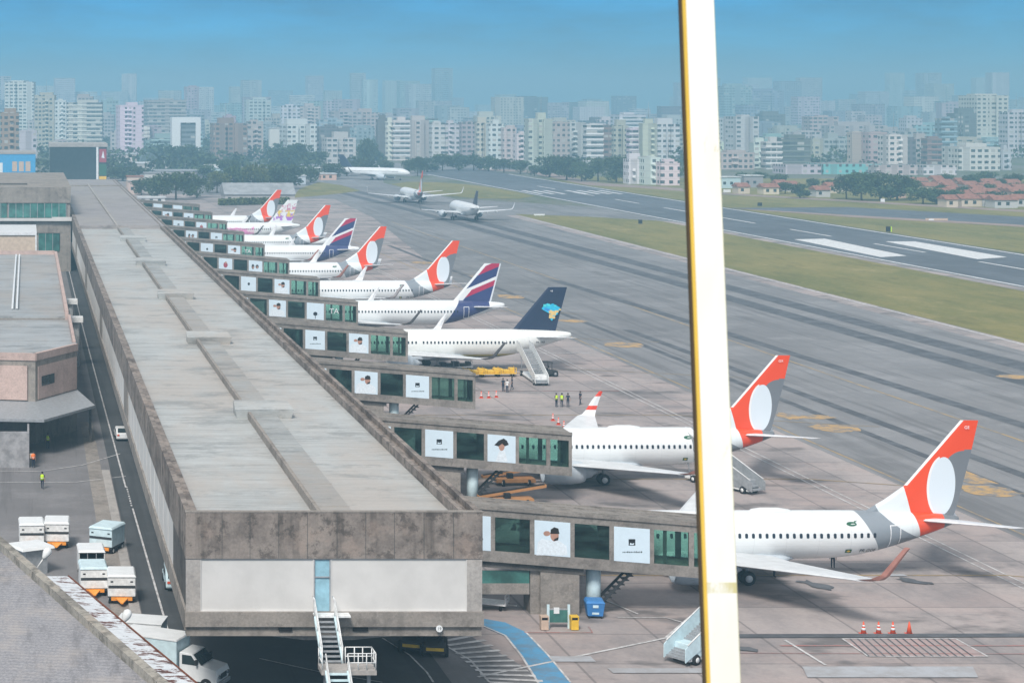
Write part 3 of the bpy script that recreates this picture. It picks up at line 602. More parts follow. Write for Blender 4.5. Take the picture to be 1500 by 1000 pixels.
def stretch(d, dx, cut=14.0):               # same section, shorter or longer cabin
    e = {k: (dict(v) if isinstance(v, dict) else v) for k, v in d.items()}; h = dx/2
    e['L'] += dx; e['prof'] = [(x + dx if x > 20 else x, z, r) for x, z, r in d['prof']]; e['fin'] = [(z, a+dx, b+dx) for z, a, b in d['fin']]
    for k in ('x', 'te', 'tk', 'tipx'): e['wing'][k] += h
    e['stab']['x'] += dx; e['stab']['tipx'] += dx; e['eng']['x0'] += h; e['eng']['x1'] += h
    e['gear'] = (d['gear'][0] + h, *d['gear'][1:]); e['win'] = (d['win'][0], d['win'][1] + dx, *d['win'][2:]); e['doors'] = (d['doors'][0], d['doors'][1] + dx); return e
def prof_at(P, x):
    for (a, z0, r0), (b, z1, r1) in zip(P[:-1], P[1:]):
        if a <= x <= b: t = (x-a)/(b-a); return z0+(z1-z0)*t, r0+(r1-r0)*t
    return P[-1][1:]
def foil(le, te, y, z, t, n=6):             # airfoil ring in the xz plane at span y
    c = te - le; xs = [0, .08, .3, .6, 1.0]; hs = [0, .75, 1, .7, 0.04]
    up = [(le+c*a, y, z+t/2*h) for a, h in zip(xs, hs)]; dn = [(le+c*a, y, z-t/2*h*.7) for a, h in zip(xs[1:], hs[1:])][::-1]
    return up + dn
def airliner(D, loc, rz, label, fus_m, fin_m, wl=('wl_grey', 'wl_red'), dome=False, windows='each', nac='nacelle', group='airliners at the gates', logo=None, reg=None, ln=None, finno=None):
    A = empty('airliner', loc, rz, label, 'airplane', group)
    n = 28; rings = []
    for x, zc, r in D['prof']: rings.append([(x, r*math.cos(2*math.pi*i/n), zc + r*math.sin(2*math.pi*i/n)*1.03) for i in range(n)])
    w = D['wing']; g = D['gear']
    f = MB().loft(rings); fus = f.build('fuselage', fus_m, A)
    ss = fus.modifiers.new('subsurf', 'SUBSURF'); ss.levels = 1; ss.render_levels = 1
    k = MB()                                # belly fairing
    xs = [w['x']-1.2, w['x']+.6, w['x']+3, w['te']-1, w['te']+.9, w['te']+2.4]
    k.loft([[(x, math.cos(2*math.pi*i/14)*ry, w['z']-.3+math.sin(2*math.pi*i/14)*rz_) for i in range(14)] for x, ry, rz_ in zip(xs, (.3, 1.7, 2.0, 2.0, 1.75, .5), (.12, .5, .62, .62, .5, .15))])
    k.build('belly_fairing', MT['nacelle'], A)
    b = MB(); rr = []
    for z, a, c in D['fin']: rr.append([(p[0], p[2], z) for p in foil(a, c, 0, 0, .42 if z < 7 else .34 - (z-7)*.03)])
    fin = b.loft(rr, smooth=False).build('tail_fin', fin_m, A)
    cs = prof_at(D['prof'], D['win'][0])
    for sgn in (-1, 1):
        b = MB(); rings = []
        lesl = (w['tipx']-w['x'])/(w['span']-1.5)
        for y in (1.0, 1.7, 5.2, 11.0, w['span']):
            t = (y-1.5)/(w['span']-1.5); le = w['x'] + lesl*(y-1.5); te = w['te'] if y <= 5.2 else w['tk'] + (w['tipx']+w['tipc']-w['tk'])*(y-5.2)/(w['span']-5.2)
            rings.append(foil(le, te, sgn*y, w['z'] + w['dih']*(y-1.5), .95 if y < 3 else .62 - .42*t))
        wg = b.loft(rings, smooth=False).build('wing', MT['wing'], A)
        zt = w['z'] + w['dih']*(w['span']-1.5); s0, tx, tcx, h = w['span'], w['tipx'], w['tipc'], D['wl']
        b = MB(); q = []
        for dy, dz, dx, c in ((0, 0, .0, tcx), (.4, .14, .7, tcx*.72), (.7, .5, 1.15, tcx*.58), (.9, h*.6, 1.85, tcx*.42), (1.05, h, 2.75, tcx*.2)) if sgn > 0 else ((0, 0, .0, tcx), (.4, .14, .95, tcx*.5), (.7, .5, 1.55, tcx*.32), (.9, h*.6, 2.3, tcx*.26), (1.05, h, 3.1, tcx*.2)):
            q.append([(tx+dx, sgn*(s0+dy-.05), zt+dz+.04), (tx+dx+c*.5, sgn*(s0+dy-.07), zt+dz+.06), (tx+dx+c, sgn*(s0+dy), zt+dz), (tx+dx+c*.5, sgn*(s0+dy+.07), zt+dz-.06)])
        b.loft(q, smooth=False, ms=[0, 0, 1, 1]).build('winglet', [MT[wl[0]], MT[wl[1]]], wg)
        b = MB()                            # flap track fairings
        for y in (3.6, 6.6, 9.6):
            te = w['te'] + (0 if y < 5.2 else (w['tipx']+w['tipc']-w['tk'])*(y-5.2)/(w['span']-5.2)); zz = w['z'] + w['dih']*(y-1.5) - .25
            b.lathe([(-2.2, .04), (-1.2, .2), (0, .2), (.7, .03)], (te, sgn*y, zz), 'x', 8)
        b.build('flap_fairing', MT['wing'], wg)
        b = MB(); st = D['stab']
        b.loft([foil(st['x']+(st['tipx']-st['x'])*t, st['x']+(st['tipx']-st['x'])*t + st['c']+(st['tipc']-st['c'])*t, sgn*(.3+(st['span']-.3)*t), st['z']+st['dih']*st['span']*t, .36-.22*t) for t in (0, .5, 1)], smooth=False).build('stabilizer', MT['wl_white'], A)
        e = D['eng']; cx = (e['x0'], sgn*e['y'], e['z']); Ln = e['x1']-e['x0']
        en = MB().lathe([(.5, e['r']*.72), (.06, e['r']*.80), (0, e['r']*.88), (.12, e['r']*.96), (.9, e['r']*1.08), (Ln*.55, e['r']*1.08), (Ln*.74, e['r']*.97), (Ln*.82, e['r']*.84), (Ln*.82+.02, e['r']*.6), (Ln*.96, e['r']*.45), (Ln, e['r']*.3), (Ln+.5, .05)], cx, 'x', 22).build('engine', MT[nac], A)
        MB().lathe([(.3, .05), (.5, .28), (.55, e['r']*.74), (.56, e['r']*.74)], cx, 'x', 18).build('fan', MT['dark'], en)
        MB().hexa([(e['x0']+1.2, sgn*e['y']-.14, e['z']+.7), (e['x1']+1.5, sgn*e['y']-.1, e['z']+.5), (e['x1']+1.5, sgn*e['y']+.1, e['z']+.5), (e['x0']+1.2, sgn*e['y']+.14, e['z']+.7)], [(e['x0']+2.2, sgn*e['y']-.14, w['z']+.3), (e['x1']+2.2, sgn*e['y']-.1, w['z']+.3), (e['x1']+2.2, sgn*e['y']+.1, w['z']+.3), (e['x0']+2.2, sgn*e['y']+.14, w['z']+.3)]).build('pylon', MT[nac], en)
        ge = MB().cyl((g[0], sgn*g[1], g[2]), (g[0], sgn*g[1], w['z']), .14, .17, 8).build('landing_gear', MT['grey_metal'], A)
        for dy in (-.38, .38):
            wh = MB().lathe([(-.18, .3), (-.18, g[2]*.85), (-.1, g[2]), (.1, g[2]), (.18, g[2]*.85), (.18, .3)], (g[0], sgn*g[1]+dy, g[2]), 'y', 18).build('wheel', MT['rubber'], ge)
            if dy*sgn > 0: MB().lathe([(-.02, .02), (-.02, g[2]*.5), (.02, g[2]*.52), (.03, .02)], (g[0], sgn*(g[1]+.57), g[2]), 'y', 14).build('rim', MT['white_metal'], wh)
    nx, nr = D['nose']; ge = MB().cyl((nx, 0, nr), (nx, 0, 2.2), .09, .11, 8).build('landing_gear', MT['grey_metal'], A)
    for dy in (-.2, .2): MB().lathe([(-.1, .1), (-.1, nr*.9), (0, nr), (.1, nr*.9), (.1, .1)], (nx, dy, nr), 'y', 14).build('wheel', MT['rubber'], ge)
    # cabin windows, doors and marks lie on the skin
    x0, x1, dx, zw = D['win']
    def skin(x, z, off=.012):
        zc, r = prof_at(D['prof'], x); s = max(-1, min(1, (z-zc)/(r*1.03))); return -(r*math.sqrt(1-s*s)*.994 + off)
    nW = int((x1-x0)/dx); rnd = random.Random(int(loc[1]))
    row = MB(); wm = None
    for i in range(nW):
        x = x0 + dx*i
        if abs(x - (w['x']+2.9)) < .3 and rnd.random() < .5: continue
        zz = zw; pts = []
        for (ax, az) in ((-.115, -.13), (-.06, -.19), (.06, -.19), (.115, -.13), (.115, .13), (.06, .19), (-.06, .19), (-.115, .13)):
            pts.append((x+ax, skin(x+ax, zz+az), zz+az))
        if windows == 'each':
            MB().poly(pts).build('cabin_window', MT['pane'], A)
        elif windows == 'row': row.poly(pts)
        row2 = None
    if windows == 'row': row.build('window_row', MT['pane'], A)
    far = MB()
    for i in range(nW):
        x = x0 + dx*i; y = -skin(x, zw)
        far.poly([(x-.11, y, zw-.18), (x-.11, y, zw+.18), (x+.11, y, zw+.18), (x+.11, y, zw-.18)])
    far.build('window_row', MT['pane'], A)
    if windows:
        for x in D['doors']:
            b = MB(); zb, zt_ = zw-1.15, zw+.75
            for (a, c, e_, h_) in ((x-.45, x-.38, zb, zt_), (x+.38, x+.45, zb, zt_), (x-.38, x+.38, zb, zb+.07), (x-.38, x+.38, zt_-.07, zt_)):
                zs = [e_ + (h_-e_)*t/5 for t in range(6)]
                for u, v in zip(zs[:-1], zs[1:]): b.poly([(a, skin(a, u), u), (c, skin(c, u), u), (c, skin(c, v), v), (a, skin(a, v), v)])
            b.build('cabin_door', MT['outline' if x > 10 else 'outline_d'], A)
        b = MB(); zc = 3.7 if D['L'] < 39 else 3.7     # cockpit panes
        for k in range(3):
            a, c = 1.55+k*.5, 1.98+k*.5; z0, z1 = zc+.18, zc+.62+.1*min(k, 1)
            b.poly([(a, skin(a, z0), z0), (c, skin(c, z0), z0), (c, skin(c, z1), z1), (a, skin(a, z1), z1)])
        b.build('cockpit_window', MT['pane'], A)
    if dome:
        x = 22.6 + (D['L']-38)*.5; t = prof_at(D['prof'], x); MB().loft([[(x-1.6+q[0], math.cos(2*math.pi*i/12)*q[1], t[0]+t[1]*1.0+math.sin(2*math.pi*i/12)*q[2]) for i in range(12)] for q in ((0, .05, .03), (.25, .4, .17), (1.0, .55, .27), (2.4, .55, .27), (3.2, .35, .15), (3.5, .05, .03))]).build('antenna_dome', MT['white_paint'], A)
    if logo:
        x, z = logo; b = MB()
        b.poly([(x+.42*math.cos(a*.4488), skin(x, z+.16*math.sin(a*.4488))-.004, z+.16*math.sin(a*.4488)) for a in range(14)])
        b.poly([(x+.18, skin(x, z+.1)-.006, z+.05), (x+.5, skin(x, z+.1)-.006, z+.3), (x+.25, skin(x, z+.2)-.006, z+.2)])
        lo = b.build('emblem', MT['green_dark'], A); MB().poly([(x+.1+.18*math.cos(a*.7854), skin(x, z)-.02, z-.02+.06*math.sin(a*.7854)) for a in range(8)]).build('emblem_centre', MT['outline'], lo)
        x, z = x-.25, 2.32 if D['R'] < 1.9 else 2.7
        fl = MB().poly([(x-.25, skin(x, z-.16)-.01, z-.16), (x+.25, skin(x, z-.16)-.01, z-.16), (x+.25, skin(x, z+.16)-.01, z+.16), (x-.25, skin(x, z+.16)-.01, z+.16)]).build('flag', MT['green_dark'], A)
        MB().poly([(x-.17, skin(x, z)-.03, z), (x, skin(x, z-.1)-.03, z-.1), (x+.17, skin(x, z)-.03, z), (x, skin(x, z+.1)-.03, z+.1)]).build('flag_diamond', MT['yellow'], fl)
    if reg:
        x, z = reg[1]; me = text_mesh(reg[0], .42, MT[reg[2]], align='LEFT')
        for v in me.vertices: v.co.x += x; v.co.z += z; v.co.y = skin(v.co.x, v.co.z, .02)
        put(me, 'registration', A)
    if finno:
        me = text_mesh(finno, .34, MT['outline']); zt = D['fin'][-1]; me.transform(Matrix.Translation((zt[1]+.45, -.2, zt[0]-.55))); put(me, 'fin_number', fin)
    return A
ND = {700: stretch(N737, -6.0)}
N321 = stretch(N320, 6.9); N319 = stretch(N320, -3.7); NE195 = stretch(N320, 0)
PY = [y + 12.6 for y in J_Y]
f8, t8, f7, t7 = orange_fus(38.0), orange_fin(38.0), orange_fus(32.0), orange_fin(32.0)
GW = ('wl_white', 'wl_grey')
airliner(N737, (37.3, PY[0], 0), 0, 'nearest white airliner with orange tail fin, nose hidden behind jetway and bright bar', f8, t8, ('wl_red', 'wl_red'), True, logo=(28.7, 4.5), reg=('PR-GGE', (29.4, 2.3), 'black'), finno='GE')
airliner(N737, (37.7, PY[1], 0), 0, 'second nearest orange finned airliner, boarding stairs at its rear beside the bright bar', f8, t8, ('wl_band', 'wl_red'), True, logo=(28.7, 4.5), reg=('PR-GXL', (29.4, 2.3), 'black'), finno='GX')
az = airliner(N320, (39.8, PY[3], 0), 0, 'white airliner with navy tail fin bearing a cyan map emblem', striped_fus(), navy_fin(), ('wl_white', 'wl_dark'), reg=('PR-YRB', (32.2, 4.05), 'black'), finno='YR')
airliner(N321, (33.2, PY[4], 0), 0, 'long white airliner with navy and crimson banded tail fin, beside the navy tailed one', band_paint(44.47, False), band_paint(44.47, True), ('wl_white', 'wl_dark'), reg=('PT-XPB', (34.6, 4.9), 'outline'))
airliner(N737, (39.6, PY[5], 0), 0, 'white airliner with orange tail fin parked just beyond the long navy and crimson banded one', f8, t8, ('wl_white', 'wl_grey'), False, logo=(28.7, 4.5), reg=('PR-GUH', (29.6, 2.3), 'black'))
airliner(ND[700], (39.6, PY[6], 0), 0, 'white orange finned airliner whose tail overlaps the smaller navy and crimson fin', f7, t7, ('wl_white', 'wl_red'), windows='row', logo=(22.7, 4.5))
airliner(N319, (40.6, PY[7], 0), 0, 'smaller white airliner with navy and crimson fin, half hidden behind an orange fin', band_paint(33.87, False), band_paint(33.87, True), ('wl_white', 'wl_red'), windows='row')
airliner(ND[700], (40.6, PY[8], 0), 0, 'white orange finned airliner parked in front of the pink flowered one', f7, t7, ('wl_white', 'wl_dark'), windows='row', logo=(22.7, 4.5))
airliner(N319, (38.4, PY[9], 0), 0, 'white airliner with pink flower livery and purple blooms on its fin', flower_paint(False), flower_paint(True), ('wl_white', 'wl_dark'), windows='row')
airliner(ND[700], (39.0, PY[10], 0), 0, 'farthest parked airliner with orange fin, last of the row behind the pink flowered one', f7, t7, ('wl_white', 'wl_dark'), windows='row')
# emblem on the navy fin: a mosaic map in cyan and yellow
b = MB(); out = [(-.75,.55),(-.35,.75),(-.1,.6),(.2,.72),(.5,.5),(.95,.25),(1.0,.0),(.75,-.25),(.7,-.55),(.45,-.7),(.3,-1.0),(.1,-1.35),(-.08,-1.15),(.02,-.95),(-.15,-.75),(-.1,-.5),(-.35,-.35),(-.75,-.1),(-1.0,.1),(-.85,.35)]
cx, cz = 34.6, 8.6
b.poly([(cx+x*1.35, -.235, cz+z*1.2) for x, z in out], 0)
rnd = random.Random(3)
for k in range(34):
    x, z = rnd.choice(out); t = rnd.uniform(.35, .95); s = rnd.uniform(.12, .22); x *= t*1.35; z *= t*1.2
    b.poly([(cx+x-s, -.24-.001*k/10, cz+z-s*.8), (cx+x+s, -.24-.001*k/10, cz+z-s*.8), (cx+x+s, -.24-.001*k/10, cz+z+s*.8), (cx+x-s, -.24-.001*k/10, cz+z+s*.8)], 1 if z < -.2 or x > .7 else rnd.choice((0, 2, 3, 2)))
fin = [c for c in az.children if c.name.startswith('tail_fin')][0]
b.build('emblem', [plain('cyan_print', (.03, .45, .68), .4), plain('yellow_print', (.68, .5, .2), .4), plain('aqua_print', (.08, .6, .62), .4), plain('blue_print', (.04, .25, .6), .4)], fin)
# three taxiing airliners
plain_fus = plain('white_fuselage_paint', WHITE, .3, .45, 0, .06, .5)
gc = gr(620, 297); g2 = gr(692, 323); g3 = gr(556, 263.5)
GT = 'airliners moving on the taxiway'
airliner(N737, (gc.x-4, gc.y+20, 0), R(-90), 'taxiing orange finned airliner seen from behind, middle of the three out on the taxiway', f8, t8, ('wl_white', 'wl_white'), windows=None, group=GT)
e195 = stretch(N320, 0); e195['wing'] = dict(e195['wing'], span=14.0, tipx=19.0); e195['fin'] = [(z if z < 6 else 5.85+(z-5.85)*.72, a, b_) for z, a, b_ in N320['fin']]
airliner(e195, (g2.x-2, g2.y+20, 0), R(-90), 'taxiing white airliner with thin dark fin, nearest of three on the taxiway', plain_fus, navy_fin(), ('wl_white', 'wl_dark'), windows=None, group=GT)
airliner(N320, (g3.x+13, g3.y-8, 0), R(146), 'taxiing white airliner crossing near the trees, farthest of three on the taxiway', plain_fus, navy_fin(), ('wl_white', 'wl_dark'), windows='row', group=GT)
# ---------------------------------------------------------------- jetways
JX0, JX1 = TX1 + 0.06, 51.7
JD = 3.2                                    # depth of a tunnel
def zb_(X): return 2.72 + .079 * (JX1 - X)
HT = 4.05
def jslab(x0, x1, y0, y1, a, c, mb=None):   # slab between heights a and c above the sloping underside
    mb = mb or MB()
    return mb.prism([(x0, y0, zb_(x0)+a), (x1, y0, zb_(x1)+a), (x1, y0, zb_(x1)+c), (x0, y0, zb_(x0)+c)], (0, y1-y0, 0))
pan = []; x = JX1 - .3                       # bays from the far end: narrow glass, glass, then posters and glass in turn
pan.append((x-1.75, x, 'g')); x -= 1.75 + .38
pan.append((x-2.6, x, 'g')); x -= 2.6 + .36
k = 0
while x - 2.6 > JX0:
    pan.append((x-2.6, x, 'p' if k % 2 == 0 else 'g')); x -= 2.6 + .36; k += 1
JM = {}
def jm(key, mk, mt):
    if key not in JM: JM[key] = mk().mesh(key[0], mt)
    return JM[key]
def portrait(kind, parent, x0, x1):
    w = x1-x0; cx = (x0+x1)/2; zc = zb_(cx)+.82; e = -.035
    def el(px, pz, rx, rz, n=16, d=0): return [(cx+px*w+rx*w*math.cos(2*math.pi*i/n), e-d, zc+pz*2.5+rz*2.5*math.sin(2*math.pi*i/n)) for i in range(n)]
    if kind == 'logo':
        MB().box(cx-.26, cx+.26, e, 0, zc+1.25, zc+1.72).poly([]).build('logo_square', MT['black'], parent) if False else None
        b = MB(); b.poly([(cx-.25, e, zc+1.22), (cx+.25, e, zc+1.22), (cx+.25, e, zc+1.7), (cx-.25, e, zc+1.7)]); lo = b.build('logo_square', MT['black'], parent)
        b = MB(); b.poly([(cx-.17, e-.004, zc+1.27), (cx+.12, e-.004, zc+1.27), (cx+.18, e-.004, zc+1.42), (cx, e-.004, zc+1.36), (cx-.13, e-.004, zc+1.44)]); b.build('logo_mark', MT['poster'], lo)
        b = MB(); rnd = random.Random(4); xx = cx-.7
        while xx < cx+.68:
            ww = rnd.uniform(.05, .11); b.poly([(xx, e, zc+.68), (xx+ww, e, zc+.68), (xx+ww, e, zc+.68+rnd.uniform(.09, .15)), (xx, e, zc+.77)]); xx += ww + .045
        b.build('caption', MT['black'] if False else MT['glass_dark'], parent)
    elif kind == 'man':
        MB().poly([(cx-.46*w, e, zc+.03), (cx+.44*w, e, zc+.03), (cx+.40*w, e, zc+.75), (cx+.18*w, e, zc+1.12), (cx-.05*w, e, zc+1.12), (cx-.30*w, e, zc+1.25), (cx-.42*w, e, zc+1.0)]).build('shirt', MT['poster_shirt'], parent)
        MB().poly(el(.06, .60, .12, .17, d=.003)).poly(el(-.16, .66, .10, .075, d=.002)).build('head', MT['poster_skin'], parent)
        MB().poly([(cx-.06*w, e-.005, zc+1.62), (cx+.20*w, e-.005, zc+1.62), (cx+.17*w, e-.005, zc+2.02), (cx+.05*w, e-.005, zc+2.12), (cx-.05*w, e-.005, zc+1.95)]).poly([(cx+.02*w, e-.006, zc+1.08), (cx+.16*w, e-.006, zc+1.15), (cx+.18*w, e-.006, zc+1.4), (cx+.06*w, e-.006, zc+1.25)]).build('hair', MT['hair'], parent)
    elif kind == 'hat':
        MB().poly([(cx-.22*w, e, zc+.03), (cx+.22*w, e, zc+.03), (cx+.12*w, e, zc+1.1), (cx-.08*w, e, zc+1.15)]).build('shirt', MT['poster_shirt'], parent)
        MB().poly(el(0, .60, .11, .17, d=.003)).build('head', MT['poster_skin'], parent)
        MB().poly([(cx-.27*w, e-.005, zc+1.62), (cx-.1*w, e-.005, zc+2.05), (cx+.08*w, e-.005, zc+2.25), (cx+.2*w, e-.005, zc+2.0), (cx+.26*w, e-.005, zc+1.65), (cx+.12*w, e-.005, zc+1.5), (cx+.02*w, e-.005, zc+1.75), (cx-.12*w, e-.005, zc+1.5)]).build('hair', MT['hair'], parent)
    elif kind == 'bird':
        MB().poly(el(0, .35, .13, .12)).poly([(cx+.05*w, e, zc+.5), (cx+.3*w, e, zc+1.0), (cx+.26*w, e, zc+.95), (cx, e, zc+.4)]).poly([(cx-.02*w, e-.002, zc+.1), (cx+.01*w, e-.002, zc+.1), (cx+.02*w, e-.002, zc+.8), (cx-.02*w, e-.002, zc+.8)]).build('dark_figure', MT['black'], parent)
    elif kind == 'red':
        MB().poly(el(0, .5, .16, .22)).build('red_figure', MT['poster_red'], parent); MB().poly(el(.02, .68, .07, .09, d=.003)).build('head', MT['poster_skin'], parent)
    elif kind == 'pair':
        MB().poly(el(-.2, .55, .1, .2)).poly(el(.12, .55, .12, .16)).build('two_heads', MT['hair'], parent); MB().poly(el(-.18, .48, .06, .1, d=.003)).poly(el(.13, .5, .07, .09, d=.003)).build('faces', MT['poster_skin'], parent)
    elif kind == 'small':
        MB().poly(el(.02, .52, .08, .1)).build('dark_figure', MT['black'], parent)
PK = [('logo','man','logo'), ('hat','logo','man'), ('logo','man','logo'), ('man','logo','man'), ('bird','man','logo'), ('man','small','man'), ('pair','red','logo'), ('man','small','man'), ('logo','pair','man'), ('red','logo','man'), ('logo','man','logo'), ('man','logo','man')]
JL = ['nearest concrete jetway with glass bays and posters, running behind the bright pole', 'second nearest jetway with a poster of a man under a broad dark hat',
 'short looking jetway with no airliner beyond it, pointing at two stairs of the empty stand', 'jetway that hides the nose of the airliner with the navy map fin', 'jetway with a black bird poster, before the long navy and crimson finned airliner',
 'jetway before the orange finned airliner beyond the long navy and crimson one', 'jetway with posters of two dark heads and a red figure', 'jetway in front of the smaller airliner with navy and crimson fin',
 'jetway in front of the orange finned airliner nearest the pink flowered one', 'jetway in front of the airliner with pink flowers', 'jetway in front of the farthest parked orange finned airliner', 'farthest jetway of the row, beside the low white shed near the trees']
for i, Y in enumerate(J_Y):
    J = empty('jetway', (40, Y, 0), 0, JL[i], 'jetway', 'jetways along the pier')
    off = (-40, 0, 0)
    def jp(key, mk, mt, parent=None):
        o = put(jm(key, mk, mt), key[0], parent or J); 
        if not parent: o.location = off
        return o
    jp(('floor_beam',), lambda: jslab(JX0, JX1, 0, JD, 0, .82), MT['jet'])
    def roof():
        b = jslab(JX0, JX1, 0, JD, 3.34, HT); jslab(JX0, JX1+.0, -.12, .12, HT-.18, HT+.1, b); jslab(JX0, JX1, JD-.12, JD+.12, HT-.18, HT+.1, b)
        jslab(JX0+.1, JX1-.4, .5, .62, HT, HT+.06, b); jslab(JX0+.1, JX1-.4, 2.2, 2.32, HT, HT+.06, b); return b
    jp(('tunnel_roof',), roof, MT['jet'])
    edges = [JX1-.3+.3] + []
    xs = [(JX1-.3, JX1)] + [(pan[q+1][1], pan[q][0]) for q in range(len(pan)-1)] + [(JX0, pan[-1][0])]
    for q, (a, c) in enumerate(xs):
        jp(('post', q), lambda: jslab(a, c, .01, .25, .82, 3.34), MT['jet']); jp(('back_post', q), lambda: jslab(a, c, JD-.25, JD-.01, .82, 3.34), MT['jet'])
    jp(('end_wall',), lambda: jslab(JX1-.12, JX1-.02, .25, JD-.25, .82, 3.34), MT['jet'])
    kp = 0
    for q, (a, c, kd) in enumerate(pan):
        if kd == 'g':
            jp(('glass_bay', q), lambda: jslab(a, c, .09, .12, .82, 3.34), MT['glass_clear'] if q < 2 else MT['glass'])
            if q > 1: jp(('back_glass', q), lambda: jslab(a, c, JD-.12, JD-.09, .82, 3.34), MT['glass'])
            else:
                jp(('back_glass', q), lambda: jslab(a, c, JD-.12, JD-.09, .82, 3.34), MT['glass_clear'])
                jp(('mullion', q), lambda: jslab(a+.75, a+1.0, .2, .3, .82, 3.34), MT['conc_dark'])
        else:
            po = jp(('poster', q), lambda: jslab(a-.03, c+.03, -.03, .05, .80, 3.36), MT['poster'])
            if kp < 3 and i < 11: portrait(PK[i][kp], po, a, c)
            kp += 1
            jp(('back_wall', q), lambda: jslab(a, c, JD-.14, JD-.09, .82, 3.34), MT['jet'])
    if i in (4, 7):                          # letters on the end glass
        me = text_mesh('TA', 1.15, MT['wl_white']); cx = (pan[1][0]+pan[1][1])/2; me.transform(Matrix.Translation((cx, .07, zb_(cx)+2.3)))
        o = put(me, 'glass_lettering', J); o.location = off
    # support: concrete core, blue plant room, side stair, link to the airliner door
    jp(('support_pier',), lambda: MB().box(38.3, 41.2, .35, 2.9, 0, zb_(41.2)).box(37.6, 38.3, .6, 2.6, 0, zb_(38.3)), MT['conc'])
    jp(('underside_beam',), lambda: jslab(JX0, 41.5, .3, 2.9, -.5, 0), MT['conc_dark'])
    def side():
        b = MB(); y0 = .6
        for k in range(7): b.box(43.0+k*.32, 43.4+k*.32, y0, y0+1.1, .9+k*.32, .96+k*.32)
        b.prism([(42.9, y0-.05, .7), (45.3, y0-.05, 3.15), (45.3, y0-.05, 3.4), (42.9, y0-.05, 1.0)], (0, .08, 0)); b.prism([(42.9, y0+1.1, .7), (45.3, y0+1.1, 3.15), (45.3, y0+1.1, 3.4), (42.9, y0+1.1, 1.0)], (0, .08, 0)); return b
    jp(('side_stair',), side, MT['dark'])
    jp(('wheel_column',), lambda: MB().cyl((42.6, 1.6, 0), (42.6, 1.6, zb_(42.6)+.1), .55, n=14), MT['pale_blue'])
    jp(('docking_bridge',), lambda: MB().box(40.3, 43.4, JD+.12, JD+7.4, 2.9, 5.6), MT['grey_metal'])
    if i == 0:
        def low(): return MB().box(JX0+.2, 37.55, .5, .56, 2.0, 3.2)
        jp(('lower_glass',), lambda: MB().box(30.0, 37.5, .5, .6, 2.35, 3.3), MT['glass_teal']); jp(('lower_wall',), lambda: MB().box(28.8, 30.0, .4, .6, 0, 3.6).box(30.0, 37.5, .45, .62, 1.55, 2.35), MT['conc'])

# ---------------------------------------------------------------- buildings left of the service road
def house_part(mb, name, mt, root): 
    o = mb.build(name, mt, root); o.location = -Vector(root.location); return o
A = empty('terminal_block', (-10, 442, 0), 0, 'tall concrete terminal block with bands of green glass on the left', 'building')
b = MB(); b.box(-40, 9.6, 442.2, 531, 0, 18.4).box(-40, 9.7, 441.8, 442.2, 15.3, 18.7).box(-40, 9.7, 441.8, 442.19, 8.6, 11.2).box(-40, 9.75, 442.3, 531, 18.4, 18.75); b.box(7.2, 9.7, 441.85, 442.19, 0, 8.6); house_part(b, 'wall', MT['conc'], A)
b = MB(); b.box(-40, 9.9, 441.0, 442.0, 11.3, 11.9).box(5.5, 9.9, 440.9, 441, 11.3, 12.2); house_part(b, 'ledge', MT['white_panel'], A)
for (x0, x1, z0, z1) in ((-38, -4.6, 12.0, 15.2), (-4.2, 8.7, 12.0, 15.2), (2.4, 8.2, 4.6, 8.5)):
    g_ = house_part(MB().box(x0, x1, 441.95, 442.15, z0, z1), 'window_band', MT['glass_teal'], A)
    f_ = MB()
    xx = x0
    while xx < x1: f_.box(xx, xx+.12, 441.85, 441.95, z0, z1); xx += 1.6
    f_.build('window_frame', MT['grey_metal'], g_)
house_part(MB().box(-30, 0, 455, 456, 18.75, 19.1), 'roof_pipe', MT['conc_dark'], A)
B = empty('tan_building', (-6, 400, 0), 0, 'low tan building with cream edge in front of the green glass block', 'building')
house_part(MB().box(-30, 1.6, 400, 425, 0, 11), 'wall', MT['tan'], B); house_part(MB().box(-30, 1.9, 399.7, 425.3, 11, 11.5).box(1.6, 1.9, 399.7, 400, 0, 11), 'trim', MT['wl_white'], B)
house_part(MB().box(-.6, .4, 399.8, 400, 6.3, 7.2), 'vent', MT['black'], B)
C = empty('ribbed_roof_building', (-4, 300, 0), 0, 'long low building with blue grey ribbed roof and a double white ridge rail', 'building')
house_part(MB().box(-40, 5.0, 262, 364, 0, 9.5), 'wall', MT['conc'], C); house_part(MB().hexa([(-40, 262, 9.5), (5.0, 262, 9.5), (5.0, 364, 9.5), (-40, 364, 9.5)], [(-40, 262, 9.75), (5, 262, 9.75), (5, 364, 9.9), (-40, 364, 9.9)]), 'roof', MT['roof_blue'], C)
house_part(MB().box(-40, 5.35, 233.5, 261.9, 0, 9.3), 'lower_roof', MT['roof_blue'], C)
house_part(MB().box(-2.15, -1.9, 270, 360, 9.9, 10.3).box(-1.55, -1.3, 270, 360, 9.9, 10.3), 'ridge_rail', MT['white_paint'], C)
house_part(MB().box(5.0, 5.45, 262, 364.2, 8.2, 10.5).box(-40, 5.0, 364, 364.4, 8, 10.6).box(5.36, 5.7, 233.5, 261.9, 8, 10.0), 'parapet', MT['pink'], C)
house_part(MB().cyl((6.4, 300, 0), (6.4, 300, 7.6), .5).box(5.9, 7.6, 299, 301, 7.5, 8.2), 'vent_stack', MT['white_metal'], C); house_part(MB().cyl((6.8, 285, 0), (6.8, 285, 6.6), .7).box(6.0, 8.0, 283.5, 286, 6.5, 7.2), 'vent_stack', MT['white_metal'], C)
D = empty('pink_building', (0, 226, 0), 0, 'low pink rendered building with grey canopy at the corner of the service road', 'building')
